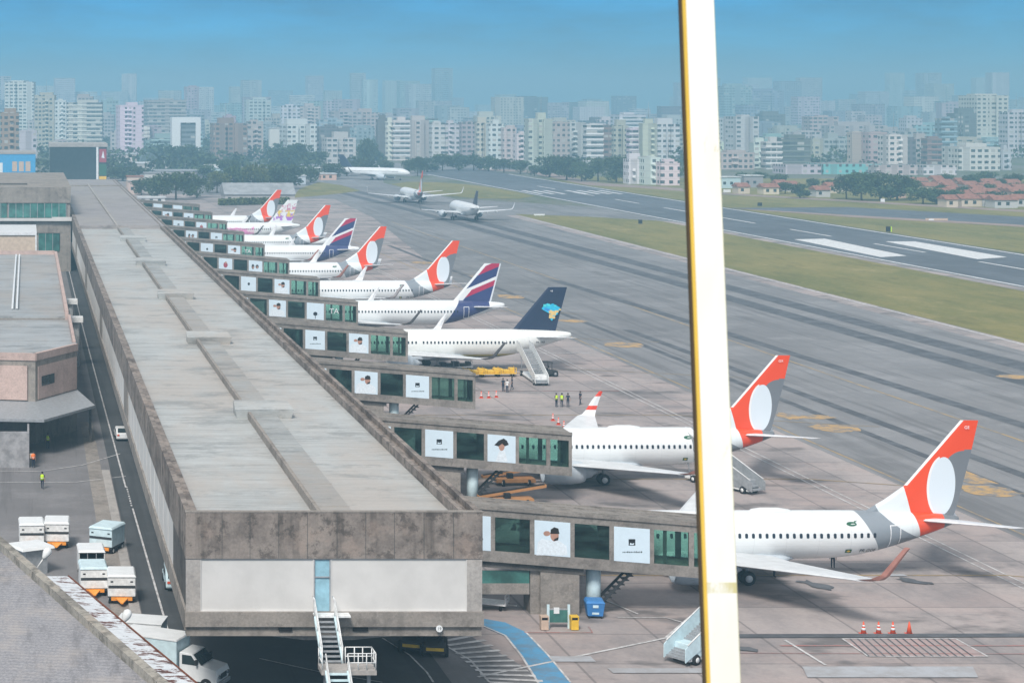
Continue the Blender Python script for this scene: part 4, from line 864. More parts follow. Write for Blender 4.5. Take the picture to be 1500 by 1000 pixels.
P0, P1, PL = Vector((.9, 221)), Vector((5.8, 230)), Vector((-12, 223.5))
def wallp(a, c, z0, z1, m, name, o0=0.0, th=.3):
    d = (c-a).normalized(); n = Vector((d.y, -d.x)); q = a + n*o0; r = c + n*o0
    return house_part(MB().prism([(q.x, q.y, z0), (r.x, r.y, z0), (r.x, r.y, z1), (q.x, q.y, z1)], (-n.x*th, -n.y*th, 0)), name, MT[m], D)
house_part(MB().prism([(PL.x, PL.y, 0), (P0.x, P0.y, 0), (P1.x, P1.y, 0), (P1.x, 233, 0), (-12, 233, 0)], (0, 0, 9.3)), 'wall', MT['conc'], D)
wallp(PL, P0 - Vector((.9, 0)), 4.9, 8.7, 'pink', 'pink_panel', .06, .2); wallp(P0 + Vector((.28, .52)), P1 - Vector((.1, .2)), 4.9, 8.6, 'pink', 'pink_panel', .06, .2)
wallp(PL, P0, 9.3, 10.1, 'pink', 'coping', .12, .5); wallp(P0, P1, 9.3, 10.1, 'pink', 'coping', .12, .5)
w_ = wallp(P0 + Vector((.65, 1.2)), P0 + Vector((2.1, 3.87)), 6.3, 7.4, 'glass_dark', 'window', .1, .08)
house_part(MB().prism([(PL.x, PL.y-.1, 9.3), (P0.x, P0.y+.4, 9.3), (P1.x-.2, P1.y, 9.3), (P1.x, 233.3, 9.3), (-12, 233.3, 9.3)], (0, 0, .5)), 'roof', MT['roof_blue'], D)
cz0, cz1 = 3.9, 4.5
house_part(MB().hexa([(-12, 213.5, cz0), (1.8, 212, cz0), (.9, 221, cz0+.4), (-12, 223.4, cz0+.4)], [(-12, 213.5, cz0+.28), (1.8, 212, cz0+.28), (.9, 221, cz1+.25), (-12, 223.4, cz1+.25)]).hexa([(1.8, 212, cz0), (7.6, 222, cz0), (5.8, 230, cz0+.4), (.9, 221, cz0+.4)], [(1.8, 212, cz0+.28), (7.6, 222, cz0+.28), (5.8, 230, cz1+.25), (.9, 221, cz1+.25)]), 'canopy', MT['grey_metal'], D)
house_part(MB().box(-12, .2, 206.8, 207.1, 0, 3.75).box(.0, .2, 207.1, 222, 0, 3.7), 'screen_wall', MT['wallgrey'], D)
house_part(MB().box(6.9, 7.2, 222, 222.3, 0, 3.9), 'post', MT['conc_dark'], D)
# near roof with parapet and rusty gutter box
E = empty('near_roof_building', (0, 110, 0), 0, 'grey felt roof in the near left corner with mossy parapet and rusty white gutter', 'building')
g0 = Vector((-2.3, 132.6)); g1 = g0 + Vector((8.73, -32.6))*1.5; d = (g1-g0).normalized(); n = Vector((-d.y, d.x)); n = n if n.x > 0 else -n
back = Vector((-60, 105))
house_part(MB().hexa([(g0.x, g0.y, 0), (g1.x, g1.y, 0), (g1.x-60, g1.y-20, 0), (g0.x-60, g0.y-20, 0)], [(g0.x, g0.y, 8.7), (g1.x, g1.y, 8.7), (g1.x-60, g1.y-20, 6.2), (g0.x-60, g0.y-20, 6.2)]), 'roof', MT['roof_near'], E)
a0, a1 = g0 - d*1.5, g1
house_part(MB().prism([(a0.x, a0.y, 8.2), (a1.x, a1.y, 8.2), (a1.x, a1.y, 9.2), (a0.x, a0.y, 9.2)], (n.x*.55, n.y*.55, 0)), 'parapet', concrete('mossy_parapet', (.36, .34, .30), .8), E)
b = MB(); rnd = random.Random(9)
for k in range(60):
    t = rnd.random()*44; p_ = a0 + d*t; s = rnd.uniform(.1, .35); b.hexa([(p_.x+n.x*.5*q[0]+d.x*q[1]*s, p_.y+n.y*.5*q[0]+d.y*q[1]*s, 9.2) for q in ((.1,0),(.9,0),(.7,1),(.2,1))], [(p_.x+n.x*.5*q[0]+d.x*q[1]*s, p_.y+n.y*.5*q[0]+d.y*q[1]*s, 9.2+rnd.uniform(.005,.02)) for q in ((.1,0),(.9,0),(.7,1),(.2,1))])
pass
def gutter_mat():
    m = Mat('rusty_white_sheet', 0.6, 0.3); nn = m.noise(1.1, 5, 0.7, 'World', (1.0, 2.2, 1)); n2 = m.noise(0.35, 2, 0.5); f = m.noise(5, 4, .7)
    c = m.mix(f.ramp(.35, .7), (.56, .60, .64), (.68, .72, .75)); k = nn.ramp(.50, .56) * n2.ramp(.38, .5)
    c = m.mix(k, c, (.13, .05, .035)); c = m.mix(nn.ramp(.60, .66), c, (.05, .03, .025)); m.color(c); return m.m
g2_ = g0 + d*9.5
for k in range(11):
    p_ = g2_ + d*(k*3.0) + n*.5; q_ = g2_ + d*(k*3.0+2.94) + n*.5; zt = 8.75 - .012*(k % 3)
    if k == 0: GM = gutter_mat()
    house_part(MB().prism([(p_.x, p_.y, zt), (q_.x, q_.y, zt), (q_.x+n.x*1.95, q_.y+n.y*1.95, zt-.12), (p_.x+n.x*1.95, p_.y+n.y*1.95, zt-.12)], (0, 0, -.25)), 'gutter_sheet', GM, E)
p_ = g2_ + n*2.46; q_ = g2_ + d*33 + n*2.46
house_part(MB().prism([(p_.x, p_.y, 8.3), (q_.x, q_.y, 8.3), (q_.x, q_.y, 8.68), (p_.x, p_.y, 8.68)], (n.x*.08, n.y*.08, 0)), 'gutter_edge', MT['rust'], E)
# street lamps reaching over the parapet
for (bx, by, hx, hy, lab) in ((50, 818, 76, 797, 'pale street lamp head over the roof parapet beside the far pair of baggage carts'), (168, 912, 192, 888, 'pale street lamp head over the rusty gutter beside the near baggage carts')):
    Yl = 130.5 if bx < 100 else 121; a = at(bx, by+22, Yl); h = at(hx, hy, Yl+.6)
    L = empty('street_lamp', (a.x, a.y+.4, 0), 0, lab, 'street lamp', 'lamps over the yard')
    o = MB().cyl((a.x, a.y+.4, 0), (a.x, a.y+.4, a.z), .09, .06, 10).tube([(a.x, a.y+.4, a.z), tuple(a.lerp(h, .6))], .04, 8); house_part(o, 'lamp_post', MT['white_metal'], L)
    dd = (h-a).normalized(); c0 = a.lerp(h, .5)
    rings = []
    for t, r in ((0, .05), (.15, .11), (.45, .19), (.7, .18), (.85, .08)): 
        c = c0 + dd*t; u = dd.orthogonal().normalized(); v = dd.cross(u); rings.append([c + (u*math.cos(i*.6283)*r + v*math.sin(i*.6283)*r)*1.5 for i in range(10)])
    house_part(MB().loft(rings), 'lamp_head', plain('lamp_cream', (.72, .68, .58), .4) if False else MT['white_paint'], L)
# ---------------------------------------------------------------- window bar of the control tower
m = Mat('cream_window_bar_paint', .45, .3); x, y, z = m.xyz(); nn = m.noise(16, 6, .75, 'Object', (1, 1, .45)); c = m.mix(m.noise(5, 4, .6, 'Object', (1, 1, .3)).ramp(.35, .7), (.95, .95, .92), (.86, .84, .76))
c = m.mix((nn.ramp(.60, .68)) * .7, c, (.62, .53, .22)); zz = (z - 37.76 + 37.0*0).abs(); c = m.mix((zz < .008) * nn.ramp(.38, .56), c, (.66, .60, .32)); m.color(c)
YB = 3.0; t0, t1 = at(1021, -60, YB), at(1063, 1060, YB)
bar = empty('window_bar', (t0.x, YB, 37), 0, 'bright white and yellow window bar standing upright right in front of the view', 'window bar')
def strip(f0, f1, name, mt, y0=0, y1=.016, k0=1.0):
    w0, w1 = 50*YB/F, 54*YB/F; dx = t1 - t0
    a, c = t0 + Vector((f0*w0, y0, 0)), t1 + Vector((f0*w1, y0, 0)); a2, c2 = t0 + Vector((f1*w0, y0, 0)), t1 + Vector((f1*w1, y0, 0))
    o = MB().prism([a, c, c2, a2], (0, y1-y0, 0)).build(name, mt, bar); o.location = -Vector(bar.location); return o
strip(-.36, .44, 'face', m.m); strip(-.45, -.36, 'bead', plain('yellow_bead_paint', (.75, .52, .10), .45), .003, .016); strip(-.50, -.45, 'gasket', plain('brown_gasket', (.10, .075, .05), .7), .006, .016)
strip(.44, .48, 'outer_bead', plain('pale_yellow_bead', (.85, .80, .50), .5), .004, .016)
# ---------------------------------------------------------------- the city
def facade_mat():
    m = Mat('city_facade', 0.75, 0.25); x, y, z = m.xyz(); nx, ny, nz = m.xyz('Normal')
    oi = m.nt.nodes.new('ShaderNodeObjectInfo'); wallc = S(m.nt, oi.outputs['Color']); al = S(m.nt, oi.outputs['Alpha']); rnd_ = S(m.nt, oi.outputs['Random'])
    side = nx.abs() > 0.5; h = y * side + x * (side * -1 + 1.0) + 500.0
    colw = rnd_ * 1.3 + 2.7; hf = h / colw; zf = z / 3.05
    inx = ((hf.fract() - 0.5).abs() - (al * 0.3 + 0.2)) < 0.0; inz = (((zf.fract()) - 0.52).abs()) < 0.24
    wn = m.nt.nodes.new('ShaderNodeTexWhiteNoise'); wn.noise_dimensions = '3D'; cb = m.nt.nodes.new('ShaderNodeCombineXYZ')
    for i, k in enumerate((hf.op('FLOOR'), zf.op('FLOOR'), rnd_ * 77)): m.nt.links.new(k.k, cb.inputs[i])
    m.nt.links.new(cb.outputs[0], wn.inputs['Vector']); wv = S(m.nt, wn.outputs['Value'])
    cn = m.nt.nodes.new('ShaderNodeTexWhiteNoise'); cn.noise_dimensions = '2D'; cb2 = m.nt.nodes.new('ShaderNodeCombineXYZ')
    for i, k in enumerate((hf.op('FLOOR'), rnd_ * 31)): m.nt.links.new(k.k, cb2.inputs[i])
    m.nt.links.new(cb2.outputs[0], cn.inputs['Vector']); cv = S(m.nt, cn.outputs['Value'])
    wl = nz.abs() < 0.5; win = inx * inz * wl * (cv > 0.22)
    st = m.noise(0.12, 5, 0.7, 'Object', (1, 1, .25)); wc = m.mix(st.ramp(.45, .75) * .3, wallc, (.2, .19, .18)); wc = m.mix((cv < 0.16) * wl * .35, wc, (.13, .13, .14))
    wc = m.mix((zf.fract() < .08) * wl * .35, wc, (.25, .25, .25))
    gl = m.mix(wv, (.035, .05, .06), (.14, .16, .17)); gl = m.mix(wv > .82, gl, (.42, .42, .40))
    c = m.mix(win, wc, gl); c = m.mix(nz > 0.5, c, (.24, .23, .225)); m.color(c); return m.m
FAC = facade_mat(); 
def wall_like():
    m = Mat('facade_plain', .75, .25); oi = m.nt.nodes.new('ShaderNodeObjectInfo'); m.color(m.mix(0.0, S(m.nt, oi.outputs['Color']), (0, 0, 0))); return m.m
FPL = wall_like()
PAL = {'white': (.66,.66,.64), 'cream': (.56,.53,.47), 'grey': (.38,.38,.39), 'pinkish': (.46,.40,.385), 'brown': (.30,.22,.19), 'pale grey': (.52,.53,.53), 'blue grey': (.26,.32,.38), 'dark grey': (.15,.16,.175), 'beige': (.47,.44,.40), 'red brown': (.26,.17,.155), 'teal grey': (.30,.42,.43)}
crnd = random.Random(17)
def tower(px0, px1, ytop, Y, color, style, label, kind=0, parts=True, group=None, rz=None):
    cx, w = (px0+px1)/2, (px1-px0)*Y/F; p = at(cx, ytop, Y); h = max(4, p.z); rz = crnd.uniform(-.12, .12) if rz is None else rz
    w = w*.97; d = crnd.uniform(.8, 1.3)*min(w, 22); c = tuple(min(.8, v*crnd.uniform(.9, 1.1)) for v in PAL[color])
    b = MB(); hw = w/2
    if kind == 0: b.box(-hw, hw, 0, d, 0, h)
    elif kind == 1:                       # H plan: a recess in the middle of the front
        q = hw*.25; pl = [(-hw,0),(-q,0),(-q,2.5),(q,2.5),(q,0),(hw,0),(hw,d),(-hw,d)]; b.prism([(x, y, 0) for x, y in pl], (0, 0, h))
    else:                                 # stepped plan
        pl = [(-hw,1.5),(-hw*.5,1.5),(-hw*.5,0),(hw*.4,0),(hw*.4,2),(hw,2),(hw,d),(-hw,d)]; b.prism([(x, y, 0) for x, y in pl], (0, 0, h))
    b.box(-hw-.1, hw+.1, -.1 if kind == 0 else 2.6, d+.1, h, h+.9) if kind == 0 else None
    t = b.build('apartment_tower' if h > 24 else 'city_building', FAC); t.location = (p.x, Y, 0); t.rotation_euler.z = rz; t.color = (*c, style)
    tag(t, label, 'building', group)
    if parts:
        k = crnd.uniform(.3, .75); x = crnd.uniform(-.2, .2)*hw; hh = crnd.choice((1.2, 2.0, 2.8, 3.4))
        o = MB().box(x-hw*k, x+hw*k, d*.25, d*.7, h, h+hh).build('roof_house', FPL, t); o.color = (*[v*.9 for v in c], 1)
        if crnd.random() < .12: MB().cyl((x, d*.4, h+4), (x, d*.4, h+13), .14, .05, 5).build('mast', MT['grey_metal'], t)
        if kind == 0 and style < .75 and crnd.random() < .65:     # a stack of balconies
            bw = hw*crnd.uniform(.3, .6); bx = crnd.uniform(-.4, .4)*hw; b = MB(); z = 3.0
            while z < h-2: b.box(bx-bw/2, bx+bw/2, -1.5, -.01, z, z+.2); b.box(bx-bw/2, bx+bw/2, -1.5, -1.4, z+.2, z+1.1); z += 3.05
            o = b.build('balcony_stack', FPL, t); o.color = (*[min(.85, v*1.25) for v in c], 1)
        elif style >= .75:
            b = MB(); z = 3.0
            while z < h-1: b.box(-hw-.25, hw+.25, -.35, -.01, z, z+.9); z += 3.05
            o = b.build('floor_bands', FPL, t); o.color = (*[min(.8, v*1.3) for v in c], 1)
    return t
# (left, right, top) in the picture, distance, colour, window style, plan, words that single it out
FRONT = [(0,28,167,1000,'brown',.35,0,'brown grey block with a grid of square windows at the left edge'), (28,54,194,1040,'pale grey',.1,0,'pale stub of a building with a white crown beside the gridded brown block'),
 (6,50,120,1750,'white',.5,1,'tall pale tower rising behind the gridded brown block'), (50,80,141,1500,'pinkish',.5,0,'pinkish tower between pale towers near the left edge'), (80,97,149,1480,'white',.15,0,'slim pale tower right of the pinkish one near the left edge'),
 (97,150,152,1420,'pale grey',.95,0,'wide tower ringed by white floor bands on the left'), (112,136,143,1600,'grey',.4,0,'grey lift tower rising above the banded tower on the left'), (150,174,148,1900,'teal grey',.5,0,'hazy teal tower right of the banded tower'), (175,211,156,1350,'white',.1,0,'slim white tower with one column of small windows'), 
 (215,274,148,1700,'grey',.85,0,'wide grey slab of stacked balconies behind the portal shaped block'), (273,292,128,2300,'pinkish',.3,0,'hazy pink tower behind the wide grey slab'), (312,363,181,1230,'brown',.55,1,'brown block of gridded windows with pale joints, left of centre'), (328,346,172,1260,'grey',.2,0,'grey roof tower behind the brown gridded block'), (363,386,180,1290,'pinkish',.35,0,'pink brown block right of the brown gridded one'),
 (360,398,146,1800,'pale grey',.5,2,'pale stepped tower over the pink brown block'), (412,440,155,1650,'white',.3,1,'bright white tower left of the vertical striped block'), (420,465,182,1300,'white',.5,1,'white block with strong vertical recesses left of centre'), (440,470,157,1800,'cream',.4,0,'cream tower behind the white recessed block'), (466,520,188,1500,'blue grey',.5,2,'blue grey stepped block behind dark trees'),
 (478,522,202,1180,'pale grey',.55,1,'low pale block in front of the blue grey stepped one'), (516,556,165,1750,'beige',.45,1,'beige tower left of the dark blue slab'), (553,568,177,1250,'dark grey',.3,0,'dark blue slab with a white edge at centre left'), (566,576,180,1240,'white',.1,0,'narrow white slab joined to the dark blue one'), (576,601,178,1235,'white',.9,0,'white balconied tower next to the narrow white slab'), (603,630,176,1280,'pale grey',.5,2,'pale stepped tower second right of the balconied one'),
 (632,652,182,1250,'white',.4,0,'white tower of the pair behind the runway end trees'), (652,673,183,1250,'pale grey',.5,0,'grey half of the pair behind the runway end trees'), (676,701,181,1280,'grey',.4,0,'grey tower with a dark top right of the pair'), (699,718,180,1200,'cream',.5,1,'cream tower with a recess, left of the white fronted one'), (716,738,184,1190,'white',.4,0,'white fronted tower over the trees at centre'), (738,758,187,1180,'cream',.35,2,'cream stepped tower over the trees at centre'), (757,776,198,1150,'white',.5,0,'lower white block between cream towers at centre'),
 (774,810,174,1120,'cream',.3,1,'broad cream tower, tallest along the trees at centre'), (810,835,181,1180,'pinkish',.2,0,'plain pinkish slab right of the broad cream tower'), (834,858,182,1200,'pale grey',.3,0,'pale grey slab left of the striped tower'), (859,884,184,1120,'white',.98,0,'tower striped by bold white balconies, right of centre'), (884,896,186,1150,'red brown',.7,0,'narrow red brown tower beside the striped one'), (899,921,184,1180,'beige',.4,1,'beige recessed tower right of the red brown one'), (922,941,190,1130,'white',.9,0,'white banded tower left of the bright bar'), (941,963,183,1120,'cream',.25,0,'cream windowed tower near the bright bar'), (963,996,182,1160,'white',.5,1,'broad white tower half hidden by the bright bar'),
 (1060,1077,176,1400,'white',.4,0,'white tower right beside the bright bar'), (1077,1113,171,1300,'pale grey',.5,1,'pale grey recessed tower right of the bright bar'), (1056,1106,226,1080,'pinkish',.3,0,'low pinkish block at the foot of the towers right of the bar'), (1104,1123,211,1100,'white',.4,0,'white low block left of the dark banded one'), (1122,1146,210,1080,'white',.8,0,'white office block with dark stripes'), (1144,1188,205,1100,'dark grey',.95,0,'dark block with white floor bands on the right'), (1158,1180,200,1200,'grey',.4,0,'grey block behind the dark banded one'),
 (1108,1146,180,1700,'blue grey',.4,2,'blue grey hazy tower above the white office block'), (1190,1206,205,1250,'beige',.35,0,'slim beige tower right of the dark banded block'), (1204,1240,203,1280,'grey',.6,1,'grey recessed block at the right middle'), (1215,1300,184,1500,'beige',.35,1,'long beige slab high on the right'), (1248,1272,196,1150,'cream',.25,0,'cream slab over the teal roof'), (1272,1300,196,1140,'pinkish',.3,0,'pinkish slab over the teal roof'), (1300,1330,200,1100,'white',.35,0,'white tower with dark edge right of the teal roof'), (1329,1342,206,1120,'dark grey',.2,0,'dark narrow tower next to the white one'),
 (1341,1360,204,1180,'beige',.35,0,'beige tower left of the brown banded one'), (1358,1380,205,1140,'red brown',.9,0,'brown banded tower on the right'), (1379,1402,176,1200,'blue grey',.95,0,'blue grey balconied tower on the right'), (1400,1432,166,1350,'dark grey',.4,2,'dark blue stepped tower on the right'), (1430,1478,140,1400,'cream',.3,1,'tall pale tower, highest on the right side'), (1404,1466,218,1060,'white',.35,0,'broad white hospital like block above the red roofs'), (1466,1482,222,1070,'pale grey',.3,0,'grey wing beside the broad white block'), (1476,1510,165,1300,'pale grey',.5,1,'pale tower cut by the right edge'), (1380,1430,152,2000,'pinkish',.35,0,'hazy pinkish tower behind the dark stepped one'),
 (1060,1104,126,2300,'teal grey',.5,2,'dark hazy pair of towers just right of the bright bar'), (1100,1150,133,2500,'blue grey',.5,1,'hazy blue tower second right of the bright bar'), (637,664,101,3000,'teal grey',.4,0,'lone dark tower faint above the skyline at centre')]
for (a, c, t, Y, cn, stl, kd, lab) in FRONT: tower(a, c, t, Y, cn, stl, lab, kd, True, 'city towers', rz=0 if Y < 1300 else None)
# portal shaped white frame block, striped office block, low white flats by the fence
P = at(273, 172, 1280); po = empty('portal_building', (P.x, 1280, 0), 0, 'white portal shaped frame building with a glass middle, left of the brown gridded block', 'building', 'city towers')
w = 42*1280/F
MB().box(-w/2, -w/2+5.5, 0, 16, 0, P.z).box(w/2-3.2, w/2, 0, 16, 0, P.z).box(-w/2+5.5, w/2-3.2, 0, 16, P.z-3.5, P.z).build('frame', MT['white_paint'], po)
o = MB().box(-w/2+5.5, w/2-3.2, 1.5, 15, 0, P.z-3.5).build('glass_front', FAC, po); o.color = (.2, .24, .26, .9)
for (a, c, t, base, lab) in ((920,943,236,270,'low white flats with small windows, left wing beside the bar'), (943,968,233,271,'low white flats with small windows, middle wing beside the bar'), (968,996,240,272,'low white flats with small windows, right wing touching the bar')):
    tower(a, c, t, 38.5*F/(base-VY), 'white', .12, lab, 0, True, 'low white flats', rz=0)
tower(1205, 1292, 243, 1010, 'teal grey', .1, 'long low hall with a bright teal wall', 0, False, rz=0).color = (.18, .50, .50, 0)
tower(1283, 1345, 246, 1000, 'pale grey', .4, 'low pale hall right of the teal one', 0, False, rz=0)
tower(1150, 1204, 247, 1010, 'pale grey', .2, 'low pale hall left of the teal one', 0, False, rz=0)
tower(1352, 1402, 258, 1000, 'white', .3, 'low white shed left of the red roofed houses', 0, False, rz=0)
# hazy rows farther off
ROWS = [('nearer hazy row', 1500, 1950, 60, 168, 192, 22, 44), ('middle hazy row', 2050, 2600, 66, 142, 176, 20, 42), ('farthest hazy row', 2800, 3800, 62, 104, 156, 20, 38)]
names = list(PAL); 
ROWS.append(('low hazy row behind the trees', 1320, 1500, 38, 188, 216, 22, 46))
for rn, Y0, Y1, n, ta, tb, wa, wb in ROWS:
    for i in range(n):
        cx = (i+.5)*1540/n - 15 + crnd.uniform(-8, 8); w = crnd.uniform(wa, wb)*1.05; Y = crnd.uniform(Y0, Y1); t = crnd.uniform(ta, tb)
        if 'far' in rn and 620 < cx < 1000: t += 12
        if 420 < cx < 640: t -= 4
        cn = crnd.choice(['white','white','cream','pale grey','pale grey','grey','beige','pinkish','blue grey','teal grey','dark grey'])
        shape = 'slim' if w < (wa+wb)/2-4 else 'broad' if w > (wa+wb)/2+5 else 'plain'
        stl = crnd.choice([.1,.3,.4,.5,.6,.95]); kd = crnd.choice([0,0,1,2])
        tower(cx-w/2, cx+w/2, t, Y, cn, stl, f'{shape} {cn} tower, {ORD(i+1)} from the left in the {rn}', kd, 'nearer' in rn or 'low' in rn, 'hazy towers far behind')
# low buildings on the left and right, red roofed houses
def low(px0, px1, ytop, base, color, roofm, label, flat=True, name='low_building', win=True, cat='building', group=None):
    Y = 38.5*F/(base-VY); a, c = at(px0, ytop, Y), at(px1, ytop, Y); h = a.z; w = c.x-a.x; d = min(30, max(7, w*.7))
    t = empty(name, ((a.x+c.x)/2, Y, 0), 0, label, cat, group); o = MB().box(-w/2, w/2, 0, d, 0, h).build('wall', FPL if isinstance(color, tuple) else MT[color], t)
    if isinstance(color, tuple): o.color = (*color, 1)
    b = MB()
    if flat: b.box(-w/2-.3, w/2+.3, -.4, d+.3, h, h+.35)
    else: b.prism([(-w/2-.4, -.5, h), (-w/2-.4, d/2, h+d*.22), (-w/2-.4, d+.5, h)], (w+.8, 0, 0))
    b.build('roof', MT[roofm] if isinstance(roofm, str) else roofm, t)
    if win:
        x = -w/2+1
        while x < w/2-1.6: MB().box(x, x+1.2, -.03, .02, max(.9, h*.35), max(.9, h*.35)+1.2).build('window', MT['glass_dark'], t); x += max(3.0, w/6)
    return t
TILE = plain('clay_tile_roof', (.29, .135, .10), .85, .15, 0, .3, .6); MT['tile'] = TILE
MT['roof_white'] = plain('white_sheet_roof', (.55, .57, .58), .6, .25, 0, .15, .3); MT['roof_grey'] = plain('grey_sheet_roof', (.30, .315, .33), .7, .2, 0, .2, .3)
Yb = 800; a, c = at(-20, 224, Yb), at(52, 224, Yb); bs = empty('blue_store', ((a.x+c.x)/2, Yb, 0), 0, 'bright blue store building behind the terminal block at the left edge', 'building')
w = c.x-a.x; o = MB().box(-w/2, w/2, 0, 25, 0, a.z-.5).build('wall', plain('bright_blue_cladding', (.05, .33, .62), .5, .3), bs); MB().box(-w/2-.2, w/2+.2, -.2, 25.2, a.z-.5, a.z+.4).build('roof', MT['conc_light'], bs)
for x in (.5, 3.2, 5.9): MB().box(x, x+2, -.08, .02, a.z-7.5, a.z-3.5).build('window', MT['beige'], bs)
MB().box(-w/2+3, -w/2+6.6, -.1, .02, a.z-8, a.z-4).build('sign_panel', MT['white_paint'], bs)
Yb = 860; a, c = at(73, 212, Yb), at(141, 212, Yb); bs = empty('dark_glass_building', ((a.x+c.x)/2, Yb, 0), 0, 'low dark glass building with a pale roof edge and a colourful banner', 'building'); w = c.x-a.x
MB().box(-w/2, w/2, 0, 30, 0, a.z-1).build('wall', MT['glass_dark'], bs); MB().box(-w/2-.3, w/2+5, -.4, 30.4, a.z-1, a.z+.5).build('roof', MT['conc_light'], bs); MB().box(w/2, w/2+.9, -.3, 0, 0, a.z-1).build('pillar', MT['white_paint'], bs)
b = MB(); b.box(w/2+1.1, w/2+4.6, -.2, 29, 0, a.z-1, 0); cols = [(1, .62, .95), (2, .3, .58), (3, .02, .28)]
for mi, f0, f1 in cols: b.box(w/2+1.25, w/2+4.4, -.26, -.2, (a.z-1)*f0, (a.z-1)*f1, mi)
b.poly([(w/2+2.2, -.28, a.z*.7), (w/2+3.6, -.28, a.z*.68), (w/2+3.0, -.28, a.z*.86)], 4); b.build('banner', [MT['glass_dark'], MT['poster_red'], MT['green_dark'], MT['yellow'], MT['poster_shirt']], bs)
low(84, 124, 241, 262, (.55,.36,.32), 'conc_light', 'peach walled low building in front of the dark glass one'); low(122, 140, 240, 263, (.55,.50,.42), 'conc_light', 'cream stub of a house right of the peach walls')
low(155, 200, 226, 240, (.62,.56,.55), 'roof_white', 'pale low building with a white roof left of the dome'); low(158, 246, 240, 250, (.5,.5,.5), 'roof_white', 'long white roofed shed below the dome'); low(212, 246, 254, 283, (.55,.55,.53), 'roof_grey', 'small white house in front of the dark tree'); low(228, 312, 251, 262, (.42,.40,.40), 'roof_grey', 'long grey shed left of the yellow green trees'); low(300, 330, 246, 258, (.45,.58,.60), 'roof_white', 'teal and white shed beside the yellow green trees', False); low(186, 214, 259, 275, (.6,.48,.40), 'tile', 'low house with an orange roof behind the pier end'); low(188, 206, 266, 285, (.60,.47,.42), 'conc_light', 'pale pink hut at the far end of the pier')
low(203, 242, 290, 300, (.62,.62,.62), 'roof_white', 'low white shed at the far end of the jetway row'); low(330, 432, 285, 298, (.42,.40,.38), 'roof_grey', 'long grey shed with a curved looking roof behind the last orange fin', False); low(395, 412, 188, 225, (.66,.66,.62), 'roof_white', 'white box shaped tank building left of the recessed white block', win=False); low(444, 482, 247, 262, (.58,.60,.62), 'roof_white', 'white shed near the taxiway end'); low(425, 448, 258, 270, (.5,.55,.6), 'roof_white', 'small pale shed behind parked lorries'); low(470, 493, 255, 264, (.6,.4,.32), 'roof_white', 'orange and white hut at the taxiway end')
low(1056, 1085, 260, 276, (.45,.58,.62), 'roof_white', 'pale blue shed right beside the bright bar'); low(1090, 1118, 258, 275, (.3,.3,.32), 'roof_white', 'dark shed with a white roof edge right of the pale blue one')
Yd = 1150; p = at(219, 241, Yd); dm = MB(); rr = []
for k in range(9):
    an = math.pi*k/8; rr.append((math.cos(an)*5.8, math.sin(an)*7.6 + p.z - 1))
dm.prism([(x, 0, z) for x, z in rr] + [(-5.8, 0, 0), (5.8, 0, 0)], (0, 20, 0)); o = dm.build('dome_hangar', plain('dark_hangar_sheet', (.10, .14, .15), .6)); o.location = (p.x, Yd, 0); tag(o, 'dark round topped hangar among white roofs on the left', 'hangar')
HW = [(.62,.60,.56), (.58,.50,.40), (.60,.42,.36), (.50,.50,.50), (.62,.56,.44)]; HWN = ['white', 'tan', 'pinkish', 'grey', 'cream']
HS = [(1130,285,30),(1162,281,20),(1206,289,27),(1222,283,22),(1318,290,24),(1350,275,26),(1366,283,26),(1386,278,28),(1404,290,30),(1424,281,26),(1440,294,34),(1452,277,28),(1470,286,30),(1486,278,26),(1494,292,30),(1424,303,40),(1474,305,44),(1395,304,22),(1338,279,18),(1376,272,18),(1394,283,20),(1412,276,20),(1415,296,24),(1436,288,22),(1448,284,20),(1456,293,24),(1462,281,18),(1484,291,24),(1498,286,24),(1450,303,30),(1500,303,30),(1384,293,20),(1236,281,18),(1146,279,18),(1090,284,22)]
HS.sort()
for i, (px, base, w) in enumerate(HS):
    ci = (i*3+1) % 5; Y = 38.5*F/(base-VY); where = 'right of the bar' if px < 1180 else 'left of the dark tree group' if px < 1240 else 'right of the dark tree group'
    low(px-w*.38, px+w*.38, base-2.6*F/Y*1.1, base, HW[ci], 'tile', f'{HWN[ci]} house with red tile roof, {ORD(i+1)} house from the left', False, 'red_roofed_house', True, 'house', 'red roofed houses')
